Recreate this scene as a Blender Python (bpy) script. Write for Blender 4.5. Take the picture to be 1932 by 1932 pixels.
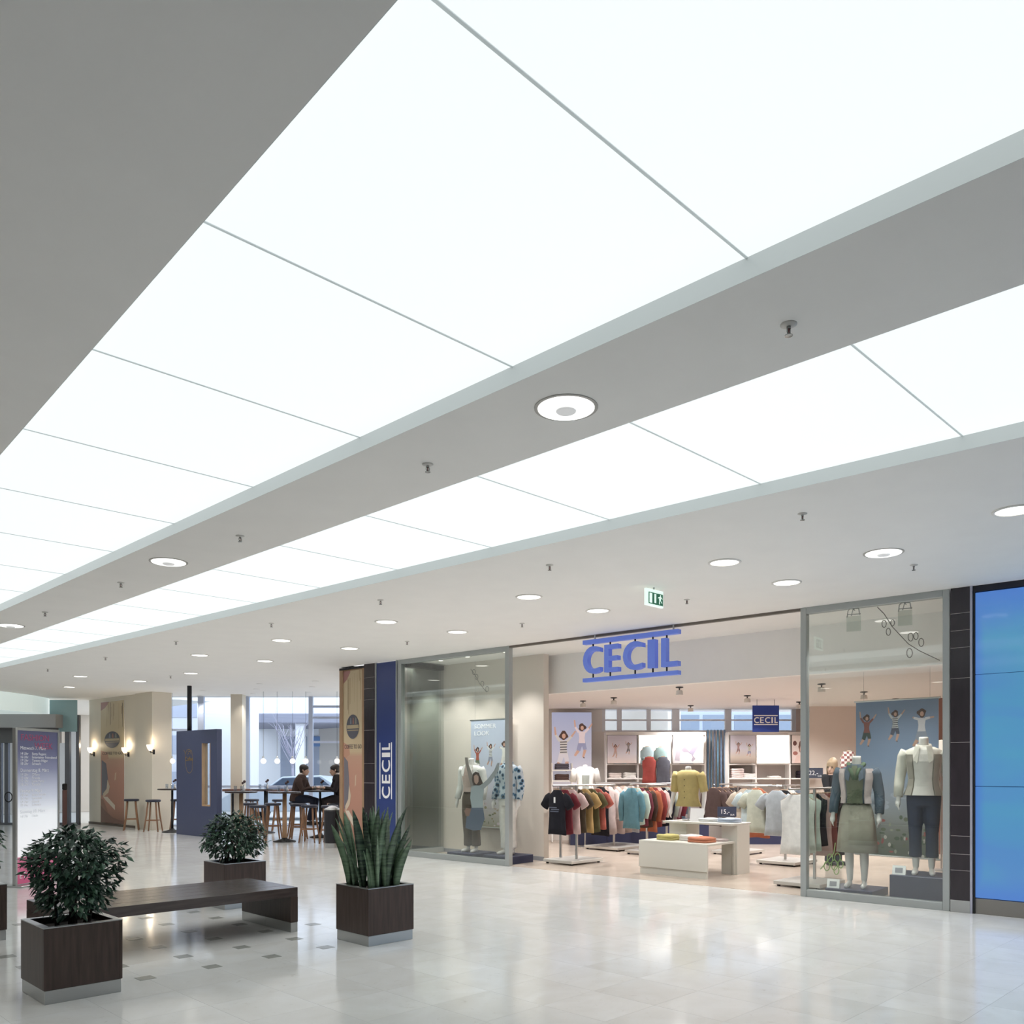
import bpy, bmesh, math, random
from mathutils import Vector, Matrix
R = random.Random(7)
for _o in list(bpy.data.objects): bpy.data.objects.remove(_o)
scene = bpy.context.scene
COL = scene.collection
# ------------------------------------------------------------------ camera
S = math.sqrt(.5); FPX = 1610.0; HY = 1451.0; EYE = 1.5
cam_d = bpy.data.cameras.new('camera'); cam = bpy.data.objects.new('camera', cam_d); COL.objects.link(cam)
cam.location = (0, 0, EYE); cam.rotation_euler = (math.pi/2, 0, -math.pi/4)
cam_d.sensor_width = 36; cam_d.sensor_fit = 'HORIZONTAL'; cam_d.lens = 36*FPX/1932
cam_d.shift_x = 0.0; cam_d.shift_y = (HY-966)/1932
cam_d.clip_end = 200
scene.camera = cam
# ------------------------------------------------------------------ world, exposure
w = bpy.data.worlds.new('overcast_sky'); scene.world = w; w.use_nodes = True
w.node_tree.nodes['Background'].inputs[0].default_value = (.93, .965, 1.0, 1)
w.node_tree.nodes['Background'].inputs[1].default_value = 2.5
scene.view_settings.view_transform = 'Standard'; scene.view_settings.look = 'None'
scene.view_settings.gamma = 1; scene.view_settings.use_curve_mapping = False
scene.view_settings.exposure = 0.3
PANEL = .80          # radiance of the luminous ceiling
DOWN = 62             # watts of one mall downlight
SHOPW = 125            # watts of one shop spotlight
# ------------------------------------------------------------------ helpers
SAT = .86
def lin(c):
    g_ = .3*c[0]+.59*c[1]+.11*c[2]; c = [g_+(v-g_)*SAT for v in c]
    return tuple(((v/255)/12.92 if v/255 <= .04045 else ((v/255+.055)/1.055)**2.4) for v in c)
_M = {}
def mat(name, col, rough=.5, metal=0, spec=.5, emit=0, ecol=None, coat=0, noise=0, nscale=6, stretch=(1,1,1), bump=0, trans=0):
    if name in _M: return _M[name]
    m = bpy.data.materials.new(name); m.use_nodes = True; nt = m.node_tree; b = nt.nodes['Principled BSDF']
    c = lin(col)
    b.inputs['Base Color'].default_value = (*c, 1); b.inputs['Roughness'].default_value = rough
    b.inputs['Metallic'].default_value = metal; b.inputs['Specular IOR Level'].default_value = spec
    b.inputs['Coat Weight'].default_value = coat; b.inputs['Coat Roughness'].default_value = .05
    if emit:
        b.inputs['Emission Color'].default_value = (*lin(ecol or col), 1); b.inputs['Emission Strength'].default_value = emit
    if noise or bump:
        tc = nt.nodes.new('ShaderNodeTexCoord'); mp = nt.nodes.new('ShaderNodeMapping'); mp.inputs['Scale'].default_value = stretch
        nz = nt.nodes.new('ShaderNodeTexNoise'); nz.inputs['Scale'].default_value = nscale; nz.inputs['Detail'].default_value = 5
        nt.links.new(tc.outputs['Object'], mp.inputs[0]); nt.links.new(mp.outputs[0], nz.inputs[0])
        if noise:
            hv = nt.nodes.new('ShaderNodeHueSaturation'); hv.inputs['Color'].default_value = (*c, 1)
            mr = nt.nodes.new('ShaderNodeMapRange'); mr.inputs[1].default_value = .3; mr.inputs[2].default_value = .7
            mr.inputs[3].default_value = 1-noise; mr.inputs[4].default_value = 1+noise
            nt.links.new(nz.outputs[0], mr.inputs[0]); nt.links.new(mr.outputs[0], hv.inputs['Value']); nt.links.new(hv.outputs[0], b.inputs['Base Color'])
        if bump:
            bp = nt.nodes.new('ShaderNodeBump'); bp.inputs['Strength'].default_value = bump; bp.inputs['Distance'].default_value = .01
            nt.links.new(nz.outputs[0], bp.inputs['Height']); nt.links.new(bp.outputs[0], b.inputs['Normal'])
    _M[name] = m
    return m
def glass(name, tint=(249, 253, 251), refl=.10, power=5):
    if name in _M: return _M[name]
    m = bpy.data.materials.new(name); m.use_nodes = True; nt = m.node_tree; nt.nodes.clear()
    out = nt.nodes.new('ShaderNodeOutputMaterial'); mix = nt.nodes.new('ShaderNodeMixShader')
    tr = nt.nodes.new('ShaderNodeBsdfTransparent'); tr.inputs[0].default_value = (*lin(tint), 1)
    gl = nt.nodes.new('ShaderNodeBsdfGlossy'); gl.inputs['Roughness'].default_value = .01
    ge = nt.nodes.new('ShaderNodeNewGeometry'); dt = nt.nodes.new('ShaderNodeVectorMath'); dt.operation = 'DOT_PRODUCT'
    nt.links.new(ge.outputs['Incoming'], dt.inputs[0]); nt.links.new(ge.outputs['Normal'], dt.inputs[1])
    def mth(op, a, b=None):
        n = nt.nodes.new('ShaderNodeMath'); n.operation = op
        for i, v in enumerate((a, b)):
            if v is None: continue
            if hasattr(v, 'links') or hasattr(v, 'is_output'): nt.links.new(v, n.inputs[i])
            else: n.inputs[i].default_value = v
        return n.outputs[0]
    c = mth('ABSOLUTE', dt.outputs['Value']); k = mth('POWER', mth('SUBTRACT', 1.0, c), power)
    fr = mth('ADD', refl, mth('MULTIPLY', k, 1-refl))
    nt.links.new(fr, mix.inputs[0]); nt.links.new(tr.outputs[0], mix.inputs[1]); nt.links.new(gl.outputs[0], mix.inputs[2])
    nt.links.new(mix.outputs[0], out.inputs[0]); _M[name] = m
    return m
def print_mat(name='printed_colour', rough=.45, emit=0):
    if name in _M: return _M[name]
    m = bpy.data.materials.new(name); m.use_nodes = True; nt = m.node_tree; b = nt.nodes['Principled BSDF']
    a = nt.nodes.new('ShaderNodeVertexColor'); a.layer_name = 'Col'
    nt.links.new(a.outputs[0], b.inputs['Base Color']); b.inputs['Roughness'].default_value = rough
    if emit:
        nt.links.new(a.outputs[0], b.inputs['Emission Color']); b.inputs['Emission Strength'].default_value = emit
    _M[name] = m
    return m
class MB:
    def __init__(s): s.v = []; s.f = []; s.mi = []; s.vc = []
    def _add(s, vs, fs, m=0, col=None):
        o = len(s.v); s.v += [tuple(p) for p in vs]; s.f += [tuple(i+o for i in f) for f in fs]; s.mi += [m]*len(fs)
        s.vc += [col or (1, 1, 1)]*len(vs)
        return s
    def box(s, c, d, rz=0, m=0, col=None, taper=1):
        x, y, z = (k/2 for k in d); cs, sn = math.cos(rz), math.sin(rz); P = []
        for sz in (-1, 1):
            t = taper if sz > 0 else 1
            for sx, sy in ((-1, -1), (1, -1), (1, 1), (-1, 1)):
                a, b = sx*x*t, sy*y*t; P.append((c[0]+a*cs-b*sn, c[1]+a*sn+b*cs, c[2]+sz*z))
        return s._add(P, [(3, 2, 1, 0), (4, 5, 6, 7), (0, 1, 5, 4), (1, 2, 6, 5), (2, 3, 7, 6), (3, 0, 4, 7)], m, col)
    def bb(s, a, b, m=0): # box from corner to corner
        return s.box([(a[i]+b[i])/2 for i in range(3)], [abs(b[i]-a[i]) for i in range(3)], 0, m)
    def poly(s, pts, m=0, col=None): return s._add(pts, [tuple(range(len(pts)))], m, col)
    def prism(s, pts, z0, z1, m=0):
        n = len(pts); A = sum(pts[i][0]*pts[(i+1) % n][1]-pts[(i+1) % n][0]*pts[i][1] for i in range(n))
        if A < 0: pts = pts[::-1]
        V = [(p[0], p[1], z0) for p in pts]+[(p[0], p[1], z1) for p in pts]
        F = [tuple(range(n-1, -1, -1)), tuple(range(n, 2*n))]+[(i, (i+1) % n, n+(i+1) % n, n+i) for i in range(n)]
        return s._add(V, F, m)
    def rings(s, rs, cap=True, m=0, closed=True):
        n = len(rs[0]); V = [p for r in rs for p in r]; F = []
        for i in range(len(rs)-1):
            for j in range(n if closed else n-1):
                k = (j+1) % n; F.append((i*n+j, i*n+k, (i+1)*n+k, (i+1)*n+j))
        if cap: F.append(tuple(range(n-1, -1, -1))); F.append(tuple((len(rs)-1)*n+j for j in range(n)))
        return s._add(V, F, m)
    def tube(s, pts, rad, n=8, m=0, flat=1, cap=True, up=None):
        pts = [Vector(p) for p in pts]
        if not hasattr(rad, '__len__'): rad = [rad]*len(pts)
        rs = []; prev = None
        for i, p in enumerate(pts):
            t = (pts[min(i+1, len(pts)-1)]-pts[max(i-1, 0)]).normalized()
            u = Vector(up) if up else (prev if prev else (Vector((0, 0, 1)) if abs(t.z) < .9 else Vector((1, 0, 0))))
            a = (u-t*u.dot(t)).normalized(); b = t.cross(a); prev = a
            rs.append([p+(a*math.cos(q)*rad[i]*flat+b*math.sin(q)*rad[i]) for q in (2*math.pi*j/n for j in range(n))])
        return s.rings(rs, cap, m)
    def lathe(s, prof, n=16, c=(0, 0, 0), m=0, sy=1):
        return s.rings([[(c[0]+r*math.cos(2*math.pi*j/n), c[1]+sy*r*math.sin(2*math.pi*j/n), c[2]+z) for j in range(n)] for r, z in prof], True, m)
    def ball(s, c, r, n=10, m=0, sc=(1, 1, 1)):
        k = 6
        return s.rings([[(c[0]+sc[0]*r*math.sin(math.pi*(i+.08)/(k+.16))*math.cos(2*math.pi*j/n), c[1]+sc[1]*r*math.sin(math.pi*(i+.08)/(k+.16))*math.sin(2*math.pi*j/n), c[2]-sc[2]*r*math.cos(math.pi*(i+.08)/(k+.16))) for j in range(n)] for i in range(k+1)], True, m)
    def build(s, name, mats, parent=None, loc=(0, 0, 0), rz=0, smooth=False, bevel=0, col=False, rot=None, seg=1):
        me = bpy.data.meshes.new(name); me.from_pydata(s.v, [], s.f)
        if not isinstance(mats, (list, tuple)): mats = [mats]
        for m in mats: me.materials.append(m)
        me.polygons.foreach_set('material_index', s.mi)
        if smooth: me.polygons.foreach_set('use_smooth', [True]*len(s.f))
        if col:
            a = me.color_attributes.new('Col', 'FLOAT_COLOR', 'POINT')
            a.data.foreach_set('color', [k for c in s.vc for k in (*c, 1.0)])
        me.update()
        o = bpy.data.objects.new(name, me); COL.objects.link(o); o.location = loc; o.rotation_euler = rot or (0, 0, rz)
        if parent: o.parent = parent
        if bevel:
            b = o.modifiers.new('bevel', 'BEVEL'); b.width = bevel; b.segments = seg; b.limit_method = 'ANGLE'
        return o
def tag(o, label=None, cat=None, group=None, kind=None):
    if label: o['label'] = label
    if cat: o['category'] = cat
    if group: o['group'] = group
    if kind: o['kind'] = kind
    return o
def thing(name, label, cat, loc=(0, 0, 0), rz=0, group=None):
    o = bpy.data.objects.new(name, None); COL.objects.link(o); o.empty_display_size = .1
    o.location = loc; o.rotation_euler = (0, 0, rz)
    return tag(o, label, cat, group)
def copy_tree(o, parent=None):
    c = o.copy(); COL.objects.link(c); c.parent = parent
    for ch in list(o.children): copy_tree(ch, c)
    return c
def struct(o): o['kind'] = 'structure'; return o
def text(s, size, mtl, parent, loc, rot, name='lettering', ext=.001, align='LEFT', sx=1):
    cu = bpy.data.curves.new(name, 'FONT'); cu.body = s; cu.size = size; cu.extrude = ext; cu.align_x = align; cu.resolution_u = 3
    t = bpy.data.objects.new(name, cu); COL.objects.link(t)
    dg = bpy.context.evaluated_depsgraph_get(); me = bpy.data.meshes.new_from_object(t.evaluated_get(dg))
    bpy.data.objects.remove(t); me.materials.clear(); me.materials.append(mtl)
    o = bpy.data.objects.new(name, me); COL.objects.link(o); o.location = loc; o.rotation_euler = rot; o.scale = (sx, 1, 1)
    if parent: o.parent = parent
    return o
def lamp(name, kind, watts, loc, parent=None, col=(1, 1, 1), size=.1, spot=None, blend=.5, rot=(0, 0, 0)):
    l = bpy.data.lights.new(name, kind); l.energy = watts; l.color = col
    if kind == 'SPOT': l.spot_size = spot; l.spot_blend = blend; l.shadow_soft_size = size
    elif kind == 'POINT': l.shadow_soft_size = size
    elif kind == 'AREA': l.shape = 'DISK'; l.size = size
    o = bpy.data.objects.new(name, l); COL.objects.link(o); o.location = loc; o.rotation_euler = rot
    if parent: o.parent = parent
    return o
# places measured from the photograph: ground plan, metres; X across the mall, Y along it
def G(x, y, z=0):
    d = FPX*(z-EYE)/(HY-y); s = (x-966)/FPX*d
    return Vector((S*(d+s), S*(d-s), z))
def D(x, d, z=0):
    s = (x-966)/FPX*d
    return Vector((S*(d+s), S*(d-s), z))
def ZD(y, d): return EYE+(HY-y)*d/FPX
CE = 3.4                                   # mall ceiling height
SA = math.atan(.0585)                      # slant of the shopfront line
def SFX(Y): return 9.65-.0585*(Y-3.0)
TU = Vector((-math.sin(SA), math.cos(SA), 0)); NU = Vector((math.cos(SA), math.sin(SA), 0)); SO = Vector((9.65, 3.0, 0))
def SF(t, n, z=0): return SO+TU*t+NU*n+Vector((0, 0, z))       # along, inward, up
def SFpx(x, y, n=0):                       # along and height on the plane n behind the shopfront
    k = (x-966)/FPX; o = SO+NU*n; r = Vector((S*(1+k), S*(1-k), 0))
    d = (o.dot(NU))/(r.dot(NU)); p = r*d
    return (p-o).dot(TU), ZD(y, d)
# shared materials
WHITE = mat('white_paint', (236, 233, 228), .55)
PLASTER = mat('ceiling_plaster', (246, 243, 239), .8, noise=.012, nscale=3)
BENCHW = mat('bench_oak_gloss', (84, 73, 71), .24, noise=.2, nscale=3, stretch=(1.2, 14, 14), spec=.6)
ALU = mat('brushed_aluminium', (178, 182, 184), .38, .75)
STEEL = mat('satin_steel', (190, 192, 192), .3, .9)
DARKMETAL = mat('dark_metal', (52, 52, 56), .45, .6)
WALNUT = mat('dark_oak_veneer', (76, 60, 54), .38, noise=.22, nscale=3, stretch=(14, 14, 1.2), spec=.4)
NAVY = mat('navy_lacquer', (46, 52, 88), .45)
BLUE = mat('sign_blue', (52, 76, 168), .6, spec=.2)
BLACK = mat('black_plastic', (24, 24, 27), .45)
GLASS = glass('shop_glass')
PRINT = print_mat()
# ================================================================== FLOOR
def stone(name, base, var, tile=True):
    m = bpy.data.materials.new(name); m.use_nodes = True; nt = m.node_tree; b = nt.nodes['Principled BSDF']; L = nt.links.new
    ge = nt.nodes.new('ShaderNodeNewGeometry')
    def vm(op, a, v):
        n = nt.nodes.new('ShaderNodeVectorMath'); n.operation = op; L(a, n.inputs[0])
        if hasattr(v, 'is_output'): L(v, n.inputs[1])
        else: n.inputs[1].default_value = v
        return n.outputs[0]
    sh = vm('ADD', ge.outputs['Position'], (.03, -.19, 0)); sn = vm('SNAP', sh, (.5, .5, 10.0))
    wn = nt.nodes.new('ShaderNodeTexWhiteNoise'); wn.noise_dimensions = '3D'; L(sn, wn.inputs[0])
    off = vm('SCALE', wn.outputs['Color'], (0, 0, 0)); nt.nodes[-1].inputs['Scale'].default_value = 9.0
    pos = vm('ADD', sh, off)
    n1 = nt.nodes.new('ShaderNodeTexNoise'); n1.inputs['Scale'].default_value = 2.2; n1.inputs['Detail'].default_value = 6; n1.inputs['Distortion'].default_value = 1.2; L(pos, n1.inputs[0])
    n2 = nt.nodes.new('ShaderNodeTexNoise'); n2.inputs['Scale'].default_value = 9; n2.inputs['Detail'].default_value = 8; n2.inputs['Roughness'].default_value = .7; n2.inputs['Distortion'].default_value = 2.0; L(pos, n2.inputs[0])
    r1 = nt.nodes.new('ShaderNodeValToRGB'); r1.color_ramp.elements[0].position = .3; r1.color_ramp.elements[1].position = .72
    r1.color_ramp.elements[0].color = (*lin(var), 1); r1.color_ramp.elements[1].color = (*lin(base), 1); L(n1.outputs[0], r1.inputs[0])
    r2 = nt.nodes.new('ShaderNodeValToRGB'); r2.color_ramp.elements[0].position = .26; r2.color_ramp.elements[1].position = .40
    r2.color_ramp.elements[0].color = (.62, .58, .52, 1); r2.color_ramp.elements[1].color = (1, 1, 1, 1); L(n2.outputs[0], r2.inputs[0])
    mx = nt.nodes.new('ShaderNodeMixRGB'); mx.blend_type = 'MULTIPLY'; mx.inputs[0].default_value = .5; L(r1.outputs[0], mx.inputs[1]); L(r2.outputs[0], mx.inputs[2])
    hv = nt.nodes.new('ShaderNodeHueSaturation'); L(mx.outputs[0], hv.inputs['Color'])
    mr = nt.nodes.new('ShaderNodeMapRange'); mr.inputs[3].default_value = .965; mr.inputs[4].default_value = 1.03; L(wn.outputs['Value'], mr.inputs[0]); L(mr.outputs[0], hv.inputs['Value'])
    L(hv.outputs[0], b.inputs['Base Color'])
    b.inputs['Roughness'].default_value = .11; b.inputs['Specular IOR Level'].default_value = .5
    return m
STONE = stone('polished_limestone', (236, 237, 236), (226, 225, 221))
JOINT = mat('pale_grout', (224, 222, 217), .5)
m_ = MB(); m_.bb((-7, -10, -.06), (24, 34, -.008))
floor = struct(m_.build('floor', JOINT))
TX0, TY0, TS = -.03, 6.19, .5
def in_mall(x, y):     # mall and cafe floor, not the shop
    if y < 12.7 and x > SFX(y)+.02: return False
    return -5 < x < 20 and -8 < y < 31 and x+y < 33
cells = []
for i in range(-10, 41):
    for j in range(-28, 49):
        x, y = TX0+(i+.5)*TS, TY0+(j+.5)*TS
        if in_mall(x-.25, y) : cells.append((x, y))
vis = []
for c in cells:
    d = S*(c[0]+c[1]); s = S*(c[0]-c[1])
    if d > 4.7:
        px = 966+s/d*FPX; py = HY+EYE/d*FPX
        if -60 < px < 1990 and py < 2010: vis.append((d, c))
vis.sort(); near = set(c for _, c in vis[:300])
tm = MB(); h = TS/2-.0006; tm.prism([(-h, -h), (h, -h), (h, h), (-h, h)], -.01, 0)
tile0 = None
for c in near:
    if tile0 is None: tile0 = tm.build('floor_tile', STONE, floor, (c[0], c[1], 0))
    else:
        o = tile0.copy(); COL.objects.link(o); o.parent = floor; o.location = (c[0], c[1], 0)
rest = MB()
for c in cells:
    if c in near: continue
    x, y = c; rest._add([(x-h, y-h, 0), (x+h, y-h, 0), (x+h, y+h, 0), (x-h, y+h, 0)], [(0, 1, 2, 3)])
tag(rest.build('floor_tiles', STONE, floor), kind='stuff')
INLAY = mat('grey_inlay_stone', (164, 166, 160), .2, noise=.08, nscale=20)
il = MB(); q = .058; il.prism([(-q, -q), (q, -q), (q, q), (-q, q)], -.002, .0015)
i0 = None
for i in range(-2, 10):
    for j in range(0, 7):
        x, y = TX0+TS*i, TY0+TS*j
        if not (1.3 < x < 4.6) or (j < 2 and x > 4.2): continue
        if i0 is None: i0 = il.build('inlay_tile', INLAY, floor, (x, y, 0))
        else: o = i0.copy(); COL.objects.link(o); o.parent = floor; o.location = (x, y, 0)
SHOPFLOOR = mat('shop_floor_stone', (206, 190, 174), .2, noise=.08, nscale=2.5)
m_ = MB(); m_.prism([(SFX(3)+.02, 3.0), (23, 3.0), (23, 3.2), (12.9, 12.7), (SFX(12.7)+.02, 12.7)], -.05, .004)
struct(m_.build('floor_shop', SHOPFLOOR))
# ================================================================== MALL CEILING
Y0, Y1 = -.4, 23.0
def s1L(y): return 1.22+.041*y
def s1R(y): return 3.006-.0082*y
def s2L(y): return 3.788-.0082*y
def s2R(y): return 5.600-.058*y
REC = .088
cm = MB(); ZT = CE+.3
def slab(m, pts): m.prism(pts, CE, ZT)
slab(cm, [(-6, Y0), (s1L(Y0), Y0), (s1L(Y1), Y1), (-6, Y1)]); slab(cm, [(-6, -8), (12, -8), (12, Y0), (-6, Y0)])
ceil_l = struct(cm.build('ceiling', PLASTER))
cm = MB(); slab(cm, [(s1R(Y0), Y0), (s2L(Y0), Y0), (s2L(Y1), Y1), (s1R(Y1), Y1)])
struct(cm.build('ceiling_beam', PLASTER))
cm = MB()
slab(cm, [(s2R(Y0), Y0), (SFX(Y0), Y0), (SFX(13.2), 13.2), (s2R(13.2), 13.2)])
slab(cm, [(s2R(13.2), 13.2), (19, 13.2), (9, 23.0), (s2R(Y1), Y1)])
slab(cm, [(-6, Y1), (11, Y1), (11, 32), (-6, 32)])
struct(cm.build('ceiling_front', PLASTER))
FASCIA = mat('fascia_gloss_white', (232, 238, 238), .25)
FILM = mat('luminous_film', (120, 122, 122), .5, emit=PANEL, ecol=(241, 250, 250))
GREYP = mat('film_joint_profile', (196, 202, 204), .5, emit=.22, ecol=(220, 236, 236))  # slight emission added so the joint lines look less dark
for nm, fl, fr, lab in (('luminous_ceiling', s1L, s1R, 'wider luminous stretch-film ceiling strip beside the broad plain ceiling'), ('luminous_ceiling', s2L, s2R, 'narrower luminous film ceiling strip tapering along the row of shopfronts')):
    t = thing(nm, lab, 'ceiling light', (0, 0, CE), 0, 'luminous ceiling strips')
    ys = [1.70+1.28*k for k in range(-6, 17)]; ys = [Y0]+[y for y in ys if Y0+.3 < y < Y1-.3]+[Y1]
    for a, b in zip(ys, ys[1:]):
        p = MB(); p.prism([(fl(a)+.002, a+.006), (fr(a)-.002, a+.006), (fr(b)-.002, b-.006), (fl(b)+.002, b-.006)], REC, REC+.02); p.build('film_panel', FILM, t)
    for y in ys[1:-1]:
        p = MB(); p.prism([(fl(y)+.003, y-.0055), (fr(y)-.003, y-.0055), (fr(y)-.003, y+.0055), (fl(y)+.003, y+.0055)], REC-.003, REC+.02); p.build('joint_profile', GREYP, t)
    for fn, sg in ((fl, 1), (fr, -1)):
        p = MB(); p.prism([(fn(Y0), Y0), (fn(Y0)+sg*.002, Y0), (fn(Y1)+sg*.002, Y1), (fn(Y1), Y1)], 0, REC+.02); p.build('fascia', FASCIA, t)
    p = MB(); p.prism([(fl(Y0), Y0), (fr(Y0), Y0), (fr(Y1), Y1), (fl(Y1), Y1)], REC+.03, ZT-CE); p.build('light_box', WHITE, t)
# ------------------------------------------------------------------ downlights, loudspeaker discs, sprinklers
LENS = mat('downlight_lens', (255, 252, 245), .3, emit=3.0, ecol=(255, 250, 240))
def downlight(x, y, lab, z=CE, r=.13, watts=DOWN, grp='round recessed downlights', spot=125):
    t = thing('downlight', lab, 'ceiling light', (x, y, z), 0, grp)
    p = MB(); p.lathe([(r, 0), (r+.02, 0), (r+.02, -.006), (r, -.01), (r-.004, -.004), (r-.004, 0)], 24); p.build('trim_ring', WHITE, t, smooth=True)
    p = MB(); p.lathe([(r-.004, .0), (r-.004, -.003), (.02, -.003)], 24); p.build('lens', LENS, t)
    lamp('downlight_lamp', 'SPOT', watts, (0, 0, -.03), t, (1, .975, .945), .1, math.radians(spot), .6)
def zone(y):
    for lim, s in ((2.4, 'by the blue glass wall'), (3.5, 'by the tiled pillar'), (5.0, 'by the right shop window'), (7.3, 'by the shop entrance'), (9.6, 'by the left shop window'), (12.1, 'by the upright blue banner'), (14.6, 'by the coffee poster pillar'), (17.6, 'by the cafe tables'), (19.5, 'by the blue partition')):
        if y < lim: return s
    return 'by the beige cafe wall'
def row(x, y): return 'shop-side' if SFX(y)-x < 2.2 else 'strip-side'
DLS = [(1367, 1061), (1484, 1099), (1914, 963), (998, 1126), (1128, 1152), (729, 1173), (863, 1192), (531, 1208), (660, 1223), (377, 1236), (500, 1247), (152, 1276), (264, 1285), (360, 1270)]
for p in DLS:
    g = G(p[0], p[1], CE); downlight(g.x, g.y, 'round recessed downlight %s, in the %s row' % (zone(g.y), row(g.x, g.y)))
for g in ((8.2, 1.8),):
    downlight(g[0], g[1], 'round recessed downlight %s, in the %s row' % (zone(g[1]), row(g[0], g[1])))
for k, y in enumerate((5.4, 7.8, 10.2)):  # out-of-view downlights added to brighten the left floor and far ceiling
    downlight(-.7, y, 'added out-of-view downlight on the far side of the wider luminous strip, %s of three' % ('first', 'second', 'third')[k], watts=34)
g = G(131, 1296, CE); downlight(g.x, g.y, 'dim recessed downlight beside the cove over the entrance', r=.12)
for p in ((25, 1356), (38, 1361)):
    g = G(p[0], p[1], 2.95); downlight(g.x, g.y, 'downlight in the low soffit over the entrance doors', 2.95, .12, 14, 'downlights over the entrance')
DISC = mat('white_disc_enamel', (250, 250, 248), .4, emit=.35, ecol=(255, 255, 255)); CONE = mat('grey_grille', (214, 214, 214), .5, emit=.3, ecol=(220, 220, 220))  # centre cap gets added emission, as nothing lights it from below
def speaker(x, y, lab):
    t = thing('disc_luminaire', lab, 'ceiling light', (x, y, CE), 0, 'disc luminaires with a grey centre')
    p = MB(); p.lathe([(.145, 0), (.15, -.002), (.149, -.008), (.145, -.010), (.05, -.010)], 32); p.build('disc', mat('disc_lens', (255, 255, 252), .3, emit=1.1, ecol=(255, 254, 250)), t, smooth=False)
    p = MB(); p.lathe([(.052, -.009), (.054, -.02), (.048, -.026), (.001, -.026)], 24); p.build('centre_cap', CONE, t)
    p = MB(); p.lathe([(.162, 0), (.168, 0), (.168, -.004), (.162, -.004)], 32); p.build('shadow_ring', mat('ring_grey', (176, 172, 166), .6), t)
    lamp('disc_lamp', 'SPOT', 16, (0, 0, -.07), t, (1, .97, .92), .12, math.radians(140), .6)
for p in ((1068, 769), (318, 1060), (20, 1180)):
    g = G(p[0], p[1], CE); speaker(g.x, g.y, 'white disc luminaire on the narrow ceiling beam %s' % zone(g.y))
g = G(1667, 1043, CE); speaker(g.x, g.y, 'white disc luminaire with grey centre cap on the ceiling in front of the shopfront')
CHROME = mat('sprinkler_chrome', (150, 150, 148), .25, 1)
def sprinkler(x, y, lab):
    t = thing('sprinkler_head', lab, 'sprinkler', (x, y, CE), 0, 'ceiling sprinkler heads'); t.scale = (.78,)*3
    p = MB(); p.lathe([(.045, 0), (.045, -.004), (.03, -.01), (.012, -.012)], 16); p.build('rosette', mat('rosette_white', (214, 210, 204), .4), t, smooth=True)
    p = MB(); p.tube([(0, 0, -.008), (0, 0, -.026)], .012, 8); p.tube([(-.014, 0, -.024), (-.016, 0, -.045), (0, 0, -.06)], .0035, 6); p.tube([(.014, 0, -.024), (.016, 0, -.045), (0, 0, -.06)], .0035, 6); p.build('frame_arms', CHROME, t)
    p = MB(); p.tube([(0, 0, -.026), (0, 0, -.055)], .005, 6, 0); p.build('bulb', mat('sprinkler_bulb', (120, 30, 30), .2), t)
    p = MB(); p.lathe([(.022, -.06), (.022, -.064), (.002, -.066)], 12); p.build('deflector', CHROME, t)
for p in [(1488, 612), (807, 876), (453, 1011), (228, 1099), (85, 1155)]:
    g = G(p[0], p[1], CE); sprinkler(g.x, g.y, 'small chrome sprinkler on the narrow ceiling beam %s' % zone(g.y))
for p in [(1514, 969), (1037, 1066), (1724, 1066), (1296, 1131), (718, 1132), (512, 1176), (985, 1176), (768, 1210), (332, 1210), (199, 1240), (322, 1275), (90, 1262)]:
    g = G(p[0], p[1], CE); sprinkler(g.x, g.y, 'small chrome sprinkler %s, in the %s row' % (zone(g.y), row(g.x, g.y)))
# ================================================================== OUTER SHELL
WALLC = mat('mall_wall_plaster', (214, 206, 196), .75)
m_ = MB(); m_.bb((-5.2, -8, 0), (-5, 32, CE)); struct(m_.build('wall_left', WALLC))
m_ = MB(); m_.bb((-5.2, -7.2, 0), (12, -7, CE+.3)); struct(m_.build('wall_back', mat('back_wall_grey', (120, 114, 108), .8)))
m_ = MB(); m_.bb((-5.2, 31.8, 0), (12, 32, CE)); struct(m_.build('wall_far', WALLC))
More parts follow.
